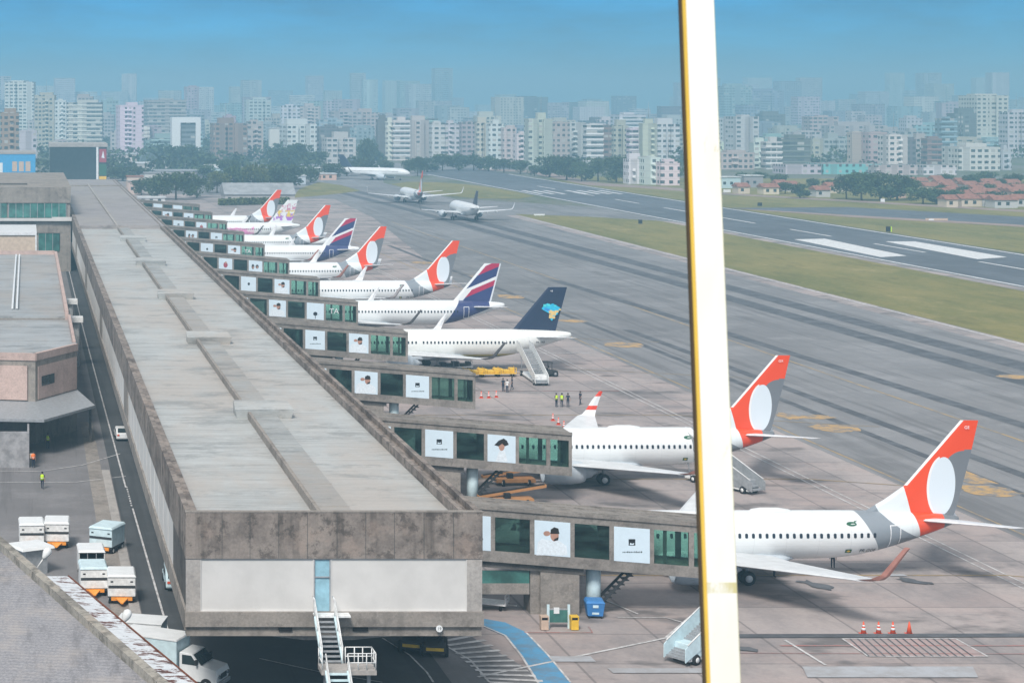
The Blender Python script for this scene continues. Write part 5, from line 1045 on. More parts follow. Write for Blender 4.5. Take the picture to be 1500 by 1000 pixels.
# ---------------------------------------------------------------- trees
def leaf_mat():
    m = Mat('leaves', .85, .15); oi = m.nt.nodes.new('ShaderNodeObjectInfo'); n = m.noise(.5, 4, .7, 'Object'); n2 = m.noise(2.2, 3, .6, 'Object')
    c = S(m.nt, oi.outputs['Color']); d = m.mix(n.ramp(.35, .65) * .75, c, (.035, .055, .022)); d = m.mix(n2.ramp(.5, .75) * .5, d, (.16, .19, .075)); m.color(d); return m.m
LEAF = leaf_mat(); MT['bark'] = plain('bark', (.10, .075, .055), .9, .1)
trnd = random.Random(23)
def tree_proto(seed, wide):
    r = random.Random(seed); b = MB(); tk = MB(); tk.cyl((0, 0, -.02), (.02, 0, .42), .035, .022, 7)
    for k in range(13):
        an = k*2.4 + r.random(); rad = wide*r.uniform(.15, .36); cz = r.uniform(.22, .74); c = Vector((math.cos(an)*rad, math.sin(an)*rad, cz)) if k else Vector((0, 0, .74)); s = r.uniform(.17, .27)
        tk.cyl((.01, 0, .3), tuple(c*.9 + Vector((0, 0, .03))), .016, .006, 5)
        for q in range(135):
            u = Vector((r.gauss(0, 1), r.gauss(0, 1), r.gauss(0, 1))).normalized(); u.z *= .8; p = c + u*s*r.uniform(.55, 1.08); sz = r.uniform(.018, .042)
            e1 = Vector((r.gauss(0, 1), r.gauss(0, 1), r.gauss(0, .6))).normalized()*sz; e2 = e1.cross(Vector((r.gauss(0, 1), r.gauss(0, 1), r.gauss(0, 1)))).normalized()*sz
            b.poly([p-e1-e2*.6, p+e1*.2-e2, p+e1+e2*.5, p-e1*.2+e2])
    return b.mesh('crown', LEAF), tk.mesh('trunk', MT['bark'])
TP = [tree_proto(1, 1.0), tree_proto(2, 1.25), tree_proto(3, .8), tree_proto(4, 1.1)]
LC = {'dark': (.055, .085, .045), 'green': (.075, .115, .05), 'yellow green': (.135, .155, .055), 'blue green': (.06, .095, .065)}
TR = [(207,286,26,34,'dark'),(230,292,38,46,'dark'),(258,293,44,60,'green'),(288,290,36,44,'dark'),(318,283,36,44,'yellow green'),(345,282,44,52,'green'),(372,284,48,54,'yellow green'),(402,282,46,50,'green'),(425,277,38,40,'dark'),(305,262,22,40,'green'),(335,262,30,44,'green'),(180,265,22,44,'dark'),(162,262,18,34,'green'),(202,262,20,36,'dark'),
 (258,246,34,38,'blue green'),(280,244,34,44,'blue green'),(296,246,24,34,'dark'),(412,248,34,38,'dark'),(438,246,38,48,'blue green'),(462,250,30,40,'dark'),(455,268,26,38,'green'),(488,262,24,42,'dark'),(508,258,22,34,'dark'),(538,250,50,36,'blue green'),(528,256,24,40,'dark'),(566,254,20,32,'dark'),(600,254,22,30,'dark'),(612,258,30,26,'dark'),
 (626,252,22,36,'dark'),(648,250,26,36,'green'),(672,250,26,38,'dark'),(694,250,26,36,'dark'),(716,251,24,34,'green'),(738,253,22,34,'dark'),(762,255,22,34,'dark'),(783,258,18,26,'green'),(805,260,34,40,'dark'),(830,264,38,48,'dark'),(852,266,32,40,'green'),(876,266,38,44,'dark'),(903,268,42,48,'dark'),(924,268,32,34,'green'),(985,266,30,34,'green'),
 (1085,272,20,30,'green'),(1112,268,18,28,'dark'),(1140,272,18,30,'green'),(1150,284,18,30,'dark'),(1172,290,22,32,'dark'),(1240,292,38,42,'dark'),(1262,294,44,52,'green'),(1290,294,44,50,'dark'),(1314,294,40,46,'dark'),(1333,292,32,36,'green'),(1352,299,26,46,'green'),(1372,299,24,36,'dark'),(1424,276,22,34,'dark'),(1446,270,20,30,'green'),(1486,276,24,36,'dark'),(1190,276,16,26,'dark'),(1398,296,20,30,'green'),(1412,290,18,26,'dark'),(1436,300,18,26,'green'),(1458,299,20,30,'dark'),(1446,286,18,26,'green'),(1496,300,22,30,'dark'),(1490,284,18,26,'green'),(1214,280,18,26,'green'),(1466,278,18,24,'dark'),(1378,288,18,26,'green'),(1385,270,16,30,'green')]
TR.sort()
for i, (px, base, hp, wp, cn) in enumerate(TR):
    Y = 38.5*F/(base-VY); p = gr(px, base); h = hp*Y/F; w = wp*Y/F; k = trnd.randrange(4); cr, tk = TP[k]
    form = 'spreading' if wp > hp*1.15 else 'tall' if hp > wp*1.1 else 'round'
    where = 'behind the pier end' if px < 330 else 'left of the taxiway' if px < 620 else 'beyond the runway end' if px < 1000 else 'beyond the runway, right of the bar'
    T = empty('tree', (p.x, Y, 0), trnd.uniform(0, 6), f'{form} {cn} tree, {ORD(i+1)} tree from the left, {where}', 'tree', 'trees around the airfield')
    wid = {0: 1.0, 1: 1.25, 2: .8, 3: 1.1}[k]; s = (w/(wid*.95+.12), w/(wid*.95+.12), h*1.06)
    o = put(cr, 'crown', T); o.scale = s; c = LC[cn]; f = trnd.uniform(.8, 1.25); o.color = (c[0]*f, c[1]*f, c[2]*f, 1); o = put(tk, 'trunk', T); o.scale = s
hb = MB(); hr = random.Random(8); a, c = gr(320, 301), gr(424, 299)
for k in range(2600):
    t = hr.random(); p = a.lerp(c, t) + Vector((0, hr.uniform(-2, 2), hr.uniform(.1, 2.4))); e1 = Vector((hr.gauss(0, 1), hr.gauss(0, 1), hr.gauss(0, 1))).normalized()*.4; e2 = e1.cross(Vector((hr.gauss(0, 1), hr.gauss(0, 1), 1))).normalized()*.35
    hb.poly([p-e1, p-e2, p+e1, p+e2])
o = hb.build('hedge', LEAF); o.color = (*LC['yellow green'], 1); tag(o, 'long clipped hedge in front of the grey shed behind the last orange fin', 'hedge')
wd = MB(); wr = random.Random(77)            # greenery at the feet of the towers that reads as one mass
for k in range(360):
    px = wr.uniform(-30, 1540); Y = wr.uniform(1130, 2300) if px > 560 else wr.uniform(1000, 1800); c = Vector(((px-VX)*Y/F, Y, 0)); rw = wr.uniform(5, 15); rh = wr.uniform(4, 11)
    for q in range(70):
        u = Vector((wr.gauss(0, 1), wr.gauss(0, 1), abs(wr.gauss(0, 1)))).normalized(); p = c + Vector((u.x*rw, u.y*rw*.6, u.z*rh))*wr.uniform(.7, 1.05); e1 = Vector((wr.gauss(0, 1), wr.gauss(0, 1), wr.gauss(0, 1))).normalized()*wr.uniform(.9, 1.7); e2 = e1.cross(Vector((wr.gauss(0, 1), wr.gauss(0, 1), 1))).normalized()*wr.uniform(.8, 1.5)
        wd.poly([p-e1, p-e2, p+e1, p+e2])
o = wd.build('distant_greenery', LEAF); o.color = (.06, .09, .055, 1); tag(o, kind='stuff')
# ---------------------------------------------------------------- vehicles and apron things
def sub(mb, name, mt, parent, bevel=0): return mb.build(name, mt, parent, None, bevel)
def wheels(root, xs, ys, r, w=.16, rim=True):
    for x in xs:
        for y in ys:
            o = sub(MB().lathe([(-w, r*.4), (-w, r*.9), (-w*.5, r), (w*.5, r), (w, r*.9), (w, r*.4)], (x, y, r), 'x', 16), 'wheel', MT['rubber'], root)
            if rim: sub(MB().lathe([(-w-.01, .02), (-w-.01, r*.5), (w+.01, r*.5), (w+.01, .02)], (x, y, r), 'x', 12), 'rim', MT['white_metal'], o)
def cart(px, py, rz, label, color='white_metal', open_=False, top='white_paint'):
    p = gr(px, py); c = empty('baggage_cart', (p.x, p.y+1.5, 0), rz, label, 'baggage cart', 'baggage carts in the yard')
    sub(MB().box(-1.0, 1.0, -1.4, 1.4, .45, .62), 'chassis', MT['dark'], c); wheels(c, (-.85, .85), (-.95, .95), .3)
    if open_:
        b = MB().box(-1.05, 1.05, 1.3, 1.4, .63, 2.1).box(-1.05, -.98, -1.4, 1.3, .63, 2.1).box(.98, 1.05, -1.4, 1.3, .63, 2.1)
        sub(b, 'body', MT[color], c, .03); sub(MB().box(-.97, .97, -1.3, 1.25, .63, 1.5), 'baggage', MT['dark'], c, .1)
        for x in (-.35, .35): sub(MB().box(x-.03, x+.03, -1.4, -1.34, .63, 2.1), 'post', MT['grey_metal'], c)
    else:
        sub(MB().box(-1.05, 1.05, -1.4, 1.4, .63, 2.1), 'body', MT[color], c, .05)
        sub(MB().box(-1.02, 1.02, -1.43, -1.403, 1.28, 1.48), 'front_band', MT['dark'], c)
        for x in (-.75, .75): sub(MB().box(x-.1, x+.1, -1.425, -1.403, 1.72, 1.82), 'vent', MT['black'], c)
    sub(MB().hexa([(-1.12, -1.5, 2.11), (1.12, -1.5, 2.11), (1.12, 1.5, 2.11), (-1.12, 1.5, 2.11)], [(-.98, -1.4, 2.3), (.98, -1.4, 2.3), (.98, 1.4, 2.3), (-.98, 1.4, 2.3)]), 'canopy', MT[top], c, .05)
    sub(MB().prism([(-.5, -1.4, .5), (.5, -1.4, .5), (.08, -2.5, .35), (-.08, -2.5, .35)], (0, 0, .08)).box(-.8, .8, -1.5, -1.41, .35, .6), 'tow_bar', MT['orange'], c)
    return c
cart(46, 806, .03, 'left white baggage cart of the far pair in the yard'); cart(84, 804, -.04, 'right whiter baggage cart of the far pair in the yard')
cart(158, 812, -.45, 'pale blue baggage cart turned askew behind the other yard carts', 'pale_blue', False, 'pale_blue'); cart(134, 848, .03, 'open fronted baggage cart with dark load in the yard', 'white_metal', True); cart(137, 874, .03, 'pale blue roofed baggage cart in front of the open fronted one', 'white_metal', False, 'pale_blue'); cart(179, 886, -.02, 'white baggage cart with orange tow bar nearest the service road')
p = gr(45, 838); c = empty('guard_booth', (p.x, p.y, 0), .5, 'small white roofed booth peeping over the roof parapet', 'booth'); sub(MB().box(-1, 1, -1, 1, 0, 2.1), 'wall', MT['grey_metal'], c); sub(MB().hexa([(-1.5, -1.4, 2.1), (1.5, -1.4, 2.1), (1.5, 1.4, 2.1), (-1.5, 1.4, 2.1)], [(-1.4, -1.3, 2.3), (1.4, -1.3, 2.3), (1.4, 1.3, 2.3), (-1.4, 1.3, 2.3)]), 'roof', MT['white_paint'], c)
# box truck (nose along local +x)
def truck(x, y, rz, label):
    t = empty('box_truck', (x, y, 0), rz, label, 'truck'); W = 1.15
    def prof(pts, y0, y1, name, mt, bev=.05): return sub(MB().prism([(a, y0, z) for a, z in pts], (0, y1-y0, 0)), name, mt, t, bev)
    prof([(-4.2, .95), (0, .95), (0, 3.0), (-4.2, 3.0)], -W, W, 'cargo_box', MT['pale_blue']); prof([(-4.25, 3.0), (.05, 3.0), (.0, 3.12), (-4.2, 3.12)], -W-.05, W+.05, 'box_roof', MT['white_paint'], .02)
    cab = prof([(.15, .55), (2.75, .55), (2.85, 1.1), (2.7, 1.42), (1.65, 1.6), (1.05, 2.3), (.2, 2.35), (.15, 2.3)], -W+.12, W-.12, 'cab', MT['white_paint'], .09)
    sub(MB().hexa([(1.10, -.9, 2.24), (1.10, .9, 2.24), (1.66, .95, 1.64), (1.66, -.95, 1.64)], [(1.14, -.88, 2.28), (1.14, .88, 2.28), (1.72, .93, 1.66), (1.72, -.93, 1.66)]), 'windscreen', MT['glass_dark'], t)
    for s in (-1, 1):
        y0 = s*(W-.11); sub(MB().prism([(.35, y0, 1.6), (1.45, y0, 1.6), (1.0, y0, 2.2), (.35, y0, 2.2)], (0, s*.015, 0)), 'side_window', MT['glass_dark'], t)
        sub(MB().cyl((2.83, s*.75, 1.0), (2.88, s*.75, 1.0), .14), 'headlight', MT['lip'], t)
        sub(MB().box(1.35, 1.5, s*1.2-.12, s*1.2+.12, 1.7, 2.0), 'mirror', MT['dark'], t)
    sub(MB().box(2.8, 2.95, -.95, .95, .4, .65), 'bumper', MT['grey_metal'], t, .03); sub(MB().box(2.83, 2.87, -.5, .5, .78, 1.12), 'grille', MT['dark'], t); sub(MB().box(-4.1, 1.0, -.8, .8, .5, .93), 'chassis', MT['dark'], t)
    for xx in (2.05, -2.9):
        for s in (-1, 1):
            o = sub(MB().lathe([(-.14, .18), (-.14, .38), (-.08, .42), (.08, .42), (.14, .38), (.14, .18)], (xx, s*.95, .42), 'y', 18), 'wheel', MT['rubber'], t); sub(MB().lathe([(-.15, .02), (-.15, .2), (.15, .2), (.15, .02)], (xx, s*.95, .42), 'y', 12), 'rim', MT['lip'], o)
    return t
truck(10.3, 130.6, R(-28), 'white box truck with pale blue cargo box beside the end of the pier')
p = (7.9, 137.0); c = empty('cargo_container', (p[0], p[1], 0), R(-15), 'white cargo container on a dolly behind the box truck', 'container'); sub(MB().box(-1.6, 1.6, -1.1, 1.1, .6, 2.5), 'body', MT['white_metal'], c, .04); sub(MB().box(-1.65, 1.65, -1.15, 1.15, 2.5, 2.6), 'lid', MT['white_paint'], c, .02); sub(MB().box(-1.5, 1.5, -1, 1, .3, .58), 'dolly', MT['dark'], c); wheels(c, (-1.1, 1.1), (-.8, .8), .25, rim=False)
def car(x, y, rz, label, paint, hgt=1.45, Ln=4.2, name='car', cat='car'):   # nose along local +x
    t = empty(name, (x, y, 0), rz, label, cat); W = .85; h = hgt
    rings = []
    for yy, s in ((-W, .93), (-W+.1, 1), (W-.1, 1), (W, .93)): rings.append([(a*Ln/4.2*(1 if abs(yy) < W else .98), yy, .25+(z-.25)*s) for a, z in ((-2.1, .45), (-2.05, .9), (-1.85, 1.0), (-1.2, h*.97), (.1, h), (.95, .98), (1.9, .82), (2.1, .6), (2.1, .35), (-2.05, .3))])
    sub(MB().loft(rings, smooth=False), 'body', MT[paint], t, .05)
    k = Ln/4.2; q = h*.97
    sub(MB().hexa([(.16*k, -.68, h-.05), (.16*k, .68, h-.05), (.93*k, .72, 1.02), (.93*k, -.72, 1.02)], [(.2*k, -.66, h), (.2*k, .66, h), (.97*k, .7, 1.04), (.97*k, -.7, 1.04)]), 'windscreen', MT['glass_dark'], t)
    sub(MB().hexa([(-1.27*k, -.66, q-.06), (-1.27*k, .66, q-.06), (-1.86*k, .7, 1.03), (-1.86*k, -.7, 1.03)], [(-1.31*k, -.64, q), (-1.31*k, .64, q), (-1.92*k, .68, 1.05), (-1.92*k, -.68, 1.05)]), 'rear_window', MT['glass_dark'], t)
    for s in (-1, 1):
        sub(MB().prism([(-1.1*k, s*(W-.005), .98), (.8*k, s*(W-.005), .98), (.1*k, s*(W-.03), h-.12), (-1.0*k, s*(W-.03), h-.12)], (0, s*.02, 0)), 'side_window', MT['glass_dark'], t)
        sub(MB().box(-2.13*k, -2.06*k, s*.65-.12, s*.65+.12, .68, .85), 'tail_light', MT['cone'], t); sub(MB().box(2.0*k, 2.1*k, s*.6-.14, s*.6+.14, .62, .76), 'headlight', MT['lip'], t)
        for xx in (-1.3*k, 1.3*k):
            o = sub(MB().lathe([(-.1, .15), (-.1, .28), (-.05, .31), (.05, .31), (.1, .28), (.1, .15)], (xx, s*.8, .31), 'y', 16), 'wheel', MT['rubber'], t)
    return t
car(10.8, 224.5, R(92), 'white car with reddish rear lights on the service road beside the pier wall', 'white_paint')
car(11.7, 157, R(90), 'pale blue van close to the pier wall on the service road', 'pale_blue', 2.0, 4.8, 'van', 'van')
# airliner stairs: climbs along local +y
def stairs(x, y, rz, label, run=9.5, top=3.3, paint='pale_blue', plat=1.8):
    t = empty('boarding_stairs', (x, y, 0), rz, label, 'boarding stairs', 'mobile boarding stairs'); z0 = .45
    for s in (-1, 1):
        xx = s*.85; sub(MB().prism([(xx, -.2, z0-.1), (xx, run, top-.25), (xx, run+plat, top-.25), (xx, run+plat, top+1.1), (xx, run, top+1.1), (xx, .1, z0+1.0), (xx, -.2, z0+.8)], (s*.06, 0, 0)), 'side_panel', MT[paint], t)
        sub(MB().tube([(xx+s*.03, .05, z0+1.04), (xx+s*.03, run, top+1.14), (xx+s*.03, run+plat, top+1.14)], .05), 'handrail', MT['white_metal'], t)
    b = MB(); n = 16
    for k in range(n): f = k/n; b.box(-.84, .84, f*run, f*run+.42, z0+f*(top-z0)-.05, z0+f*(top-z0)+.1)
    sub(b, 'steps', MT['grey_metal'], t); sub(MB().box(-.84, .84, run, run+plat, top-.1, top), 'platform', MT['grey_metal'], t)
    sub(MB().box(-.8, .8, .3, run+.2, .32, .5), 'chassis', MT['white_metal'], t); sub(MB().cyl((-.6, 1.5, .5), (-.6, run*.85, top-.5), .07).cyl((.6, 1.5, .5), (.6, run*.85, top-.5), .07).cyl((-.6, run-.4, .5), (-.6, run+.5, top-.2), .06).cyl((.6, run-.4, .5), (.6, run+.5, top-.2), .06), 'braces', MT['grey_metal'], t)
    sub(MB().box(-.85, .85, .9, 2.5, .5, 1.3), 'engine_cover', MT[paint], t, .05); wheels(t, (-.8, .8), (1.0, run-1.0), .38); return t
stairs(69.0, 265.5, R(-3), 'white boarding stairs at the rear of the airliner with the navy fin', 10.8, 3.4, 'white_metal')
stairs(71.0, 192.6, R(27), 'boarding stairs emerging right of the bright bar behind the second orange fin', 8.4, 3.9, 'grey_metal')
stairs(44.2, 134.8, R(-56), 'pale blue boarding stairs partly behind the bright bar near the bottom', 4.3, 2.4, plat=.7)
def tug(x, y, rz, label, paint='dark', name='tug'):
    t = empty(name, (x, y, 0), rz, label, 'tug'); sub(MB().hexa([(-1.5, -.8, .35), (1.5, -.8, .35), (1.5, .8, .35), (-1.5, .8, .35)], [(-1.45, -.75, .95), (1.4, -.75, .85), (1.4, .75, .85), (-1.45, .75, .95)]), 'body', MT[paint], t, .06); sub(MB().box(-.5, .1, -.6, .6, .96, 1.2).box(-.62, -.5, -.6, .6, .96, 1.65), 'seat', MT['black'], t, .04)
    for sx, sy in ((-.9, -.7), (-.9, .7), (.55, -.7), (.55, .7)): sub(MB().cyl((sx, sy, .9), (sx, sy, 1.95), .04), 'post', MT['dark'], t)
    sub(MB().box(-1.0, .7, -.8, .8, 1.95, 2.05), 'roof', MT[paint], t, .03); sub(MB().cyl((.65, .3, .9), (.45, .3, 1.3), .03).lathe([(0, .2), (.03, .22), (.06, .2)], (.4, .3, 1.3), 'x', 12), 'steering_wheel', MT['black'], t)
    sub(MB().box(1.36, 1.5, -.6, .6, .5, .7), 'bumper', MT['yellow'], t)
    for xx in (-1.0, 1.0):
        for s in (-1, 1):
            o = sub(MB().lathe([(-.13, .18), (-.13, .37), (-.07, .42), (.07, .42), (.13, .37), (.13, .18)], (xx, s*.8, .42), 'y', 16), 'wheel', MT['rubber'], t); sub(MB().lathe([(-.14, .02), (-.14, .2), (.14, .2), (.14, .02)], (xx, s*.8, .42), 'y', 10), 'rim', MT['grey_metal'], o)
    return t
p = gr(607, 950); tug(p.x, p.y, R(-110), 'black tug under the end of the pier, left one of the two'); p = gr(632, 955); t = tug(p.x+.2, p.y, R(-100), 'black tug with a yellow green stripe under the end of the pier'); sub(MB().box(-1.0, .7, -.84, -.8, 1.9, 2.06), 'stripe', MT['hivis'], t)
p = gr(800, 551); tug(p.x, p.y, R(8), 'dark tug right of the boarding stairs of the navy finned airliner')
def dolly(x, y, rz, paint, label, load=None, group=None):
    t = empty('baggage_dolly', (x, y, 0), rz, label, 'baggage dolly', group); sub(MB().box(-1.4, 1.4, -.75, .75, .42, .55), 'deck', MT[paint], t, .02)
    for sx in (-1.4, 1.34):
        b = MB()
        for z in (.8, 1.15): b.box(sx, sx+.06, -.69, .69, z, z+.08)
        for sy in (-.75, .69): b.box(sx, sx+.06, sy, sy+.06, .55, 1.3)
        sub(b, 'end_rail', MT[paint], t); wheels(t, (-1.0, 1.0), (-.6, .6), .2, .08, False); sub(MB().box(1.4, 2.1, -.05, .05, .38, .46), 'tow_bar', MT[paint], t)
    if load: sub(MB().box(-1.2, -.4, -.6, .6, .56, 1.1).box(-.35, .5, -.6, .5, .56, .95).box(.55, 1.2, -.5, .6, .56, 1.2), 'load', MT[load], t, .08)
    return t
for k, px in enumerate((694, 717, 740)):
    p = gr(px, 552 - k*.5); dolly(p.x, p.y, R(2), 'yellow', f'yellow baggage dolly beneath the navy finned airliner, {["leftmost", "middle", "rightmost"][k]} of three', 'yellow', 'yellow baggage dollies')
for k, px in enumerate((660, 680)):
    p = gr(px, 543.5); dolly(p.x, p.y+1.5, R(2), 'grey_metal', f'dolly with black bags behind the yellow dollies, {["left", "right"][k]} of two', 'black', 'dollies with black bags')
def belt(x, y, rz, label):
    t = empty('belt_loader', (x, y, 0), rz, label, 'belt loader', 'orange belt loaders'); sub(MB().hexa([(-2, -.8, .35), (2, -.8, .35), (2, .8, .35), (-2, .8, .35)], [(-1.9, -.75, .8), (1.9, -.75, .8), (1.9, .75, .8), (-1.9, .75, .8)]), 'body', MT['orange_dull'], t, .05)
    sub(MB().prism([(-3.2, -.15, .7), (3.3, -.15, 1.7), (3.3, -.15, 1.95), (-3.2, -.15, .95)], (0, .75, 0)), 'belt', MT['orange_dull'], t); sub(MB().prism([(-3.1, -.05, .97), (3.2, -.05, 1.955), (3.2, -.05, 1.975), (-3.1, -.05, .99)], (0, .55, 0)), 'belt_surface', MT['rubber'], t); sub(MB().box(-.9, -.3, -.75, -.25, .8, 1.3), 'seat', MT['black'], t, .04); wheels(t, (-1.3, 1.3), (-.7, .7), .35, .12); return t
p = gr(757, 713); belt(p.x, p.y+1, R(2), 'orange belt loader under the second nearest jetway, farther of two'); p = gr(752, 742); belt(p.x, p.y+.6, R(3), 'orange belt loader under the second nearest jetway, nearer of two')
p = gr(716, 890); dolly(p.x, p.y, R(-25), 'white_metal', 'white empty dolly beside the corner of the pier')
# tank truck far along the row
p = gr(466, 363); t = empty('tank_truck', (p.x, p.y, 0), 0, 'small tank truck with an orange rear by the orange finned airliner near the pink one', 'truck'); sub(MB().cyl((-3, 0, 1.7), (3.4, 0, 1.7), 1.0, n=18), 'tank', MT['white_paint'], t); sub(MB().cyl((3.4, 0, 1.7), (5.4, 0, 1.7), 1.02, n=18), 'tank_end', MT['orange'], t); sub(MB().box(-5.6, -3.2, -1.1, 1.1, .6, 2.6), 'cab', MT['white_paint'], t, .15); sub(MB().box(-5.5, 5.2, -.9, .9, .45, .7), 'chassis', MT['dark'], t); wheels(t, (), (), .4)
for xx in (-4.4, 2.4, 3.6):
    for s in (-1, 1): sub(MB().lathe([(-.15, .2), (-.15, .45), (.15, .45), (.15, .2)], (xx, s*.95, .45), 'y', 14), 'wheel', MT['rubber'], t)
# blue waste container, bins, notice stand
p = gr(873, 906); t = empty('waste_container', (p.x, p.y+.4, 0), R(-6), 'blue wheeled waste container beside the pier of the nearest jetway', 'waste container'); sub(MB().hexa([(-.55, -.45, .2), (.55, -.45, .2), (.55, .45, .2), (-.55, .45, .2)], [(-.68, -.55, 1.15), (.68, -.55, 1.15), (.68, .55, 1.15), (-.68, .55, 1.15)]), 'body', MT['blue'], t, .04); sub(MB().hexa([(-.72, -.6, 1.15), (.72, -.6, 1.15), (.72, .6, 1.15), (-.72, .6, 1.15)], [(-.6, -.45, 1.32), (.6, -.45, 1.32), (.6, .55, 1.4), (-.6, .55, 1.4)]), 'lid', MT['blue'], t, .05); sub(MB().box(-.2, .2, -.56, -.5, .85, 1.05).box(-.25, .25, -.5, -.46, .35, .5), 'sticker', MT['pale_blue'], t); wheels(t, (-.45, .45), (-.35, .35), .1, .04, False)
def bin_(px, mt, label):
    p = gr(px, 922); t = empty('litter_bin', (p.x, p.y, 0), 0, label, 'bin'); sub(MB().box(-.27, .27, -.27, .27, .05, .75), 'body', MT[mt], t, .03); sub(MB().box(-.29, .29, -.29, .29, .95, 1.05).box(-.29, -.22, -.29, .29, .75, .95).box(.22, .29, -.29, .29, .75, .95).box(-.22, .22, .2, .29, .75, .95), 'hood', MT[mt], t, .02); sub(MB().box(-.2, .2, -.2, .18, .75, .93), 'opening', MT['black'], t)
bin_(797, 'beige', 'beige litter bin left of the notice stand under the nearest jetway'); bin_(841, 'yellow', 'yellow litter bin right of the notice stand under the nearest jetway')
p = gr(818, 920); t = empty('notice_stand', (p.x, p.y, 0), 0, 'pale framed notice stand between the beige and yellow bins', 'stand')
for s in (-.75, .75): sub(MB().box(s-.09, s+.09, -.05, .05, 0, 1.75), 'post', MT['pale_blue'], t)
sub(MB().box(-.66, .66, -.03, .03, .45, 1.35), 'glass_panel', MT['glass_teal'], t); sub(MB().box(-.35, .05, -.06, -.04, 1.1, 1.55), 'notice', MT['white_paint'], t); sub(MB().box(-.66, .66, -.04, .04, 1.36, 1.46), 'rail', MT['grey_metal'], t)
# traffic cones
cp = None
for k, (px, py, lab) in enumerate([(1265, 928, 'traffic cone with white bands, leftmost of the four in the front'), (1287, 928, 'traffic cone with white bands, second from left of the four in front'), (1308, 928, 'traffic cone with white bands, third from left of the four in front'), (1332, 928, 'plain red traffic cone, rightmost of the four in front'), (705, 583, 'small red cone on the empty stand, leftmost of three'), (716, 583, 'small red cone on the empty stand, middle of three'), (727, 582, 'small red cone on the empty stand, rightmost of three'), (810, 616, 'red cone behind the second nearest jetway, farthest of three'), (818, 622, 'red cone behind the second nearest jetway, middle of three'), (826, 627, 'red cone behind the second nearest jetway, nearest of three')]):
    p = gr(px, py); t = empty('traffic_cone', (p.x, p.y, 0), 0, lab, 'traffic cone', 'traffic cones'); s = 1.15
    bd = sub(MB().cyl((0, 0, .05), (0, 0, .78*s), .2, .035, 14), 'cone', MT['cone'], t); sub(MB().box(-.27, .27, -.27, .27, 0, .05), 'base', MT['cone'], t)
    if k != 3:
        for z0, z1 in ((.3, .45), (.56, .66)): r = lambda z: .2 - .165*(z-.05)/(.78*s-.05) + .006; sub(MB().cyl((0, 0, z0), (0, 0, z1), r(z0), r(z1), 14), 'reflective_band', MT['white_paint'], t)
# signs by the runway
for (px, py, w, h, mt, lab) in ((713, 249, 5, 3.6, 'white_paint', 'white square board at the runway end by the trees'), (1302, 341, 1.6, 1.5, 'black', 'black board with green edge on the grass beside the runway'), (1113, 303, 1.6, 1.2, 'black', 'small dark board on the far grass right of the bar'), (938, 329, 1.2, 1.2, 'black', 'small dark marker board on the grass strip left of the bar'), (1065, 283, 3, 1.2, 'white_paint', 'low white marker on the far grass at the bar'), (1372, 324, 7, .6, 'beige', 'long low beige and white board by the crossing taxiway'), (790, 317, 3.5, .5, 'white_paint', 'low white board on the tip of the grass strip'), (1293, 297, 1.5, 1.2, 'white_paint', 'small white post board near the perimeter road')):
    p = gr(px, py); t = empty('airfield_sign', (p.x, p.y, 0), 0, lab, 'sign', 'airfield boards'); sub(MB().box(-w/2, w/2, -.1, .1, .3 if w < 5 or px < 1000 else .2, .3+h), 'board', MT[mt], t)
    for s in (-.35, .35): sub(MB().box(s*w-.06, s*w+.06, -.06, .06, 0, .3), 'leg', MT['grey_metal'], t)
    if px == 1302: sub(MB().box(w/2-.3, w/2, -.12, -.1, .3, .3+h), 'edge', MT['hivis'], t)
    if px == 1372: sub(MB().box(-w/2+1, -w/2+2.6, -.12, -.1, .25, .75), 'white_field', MT['white_paint'], t)
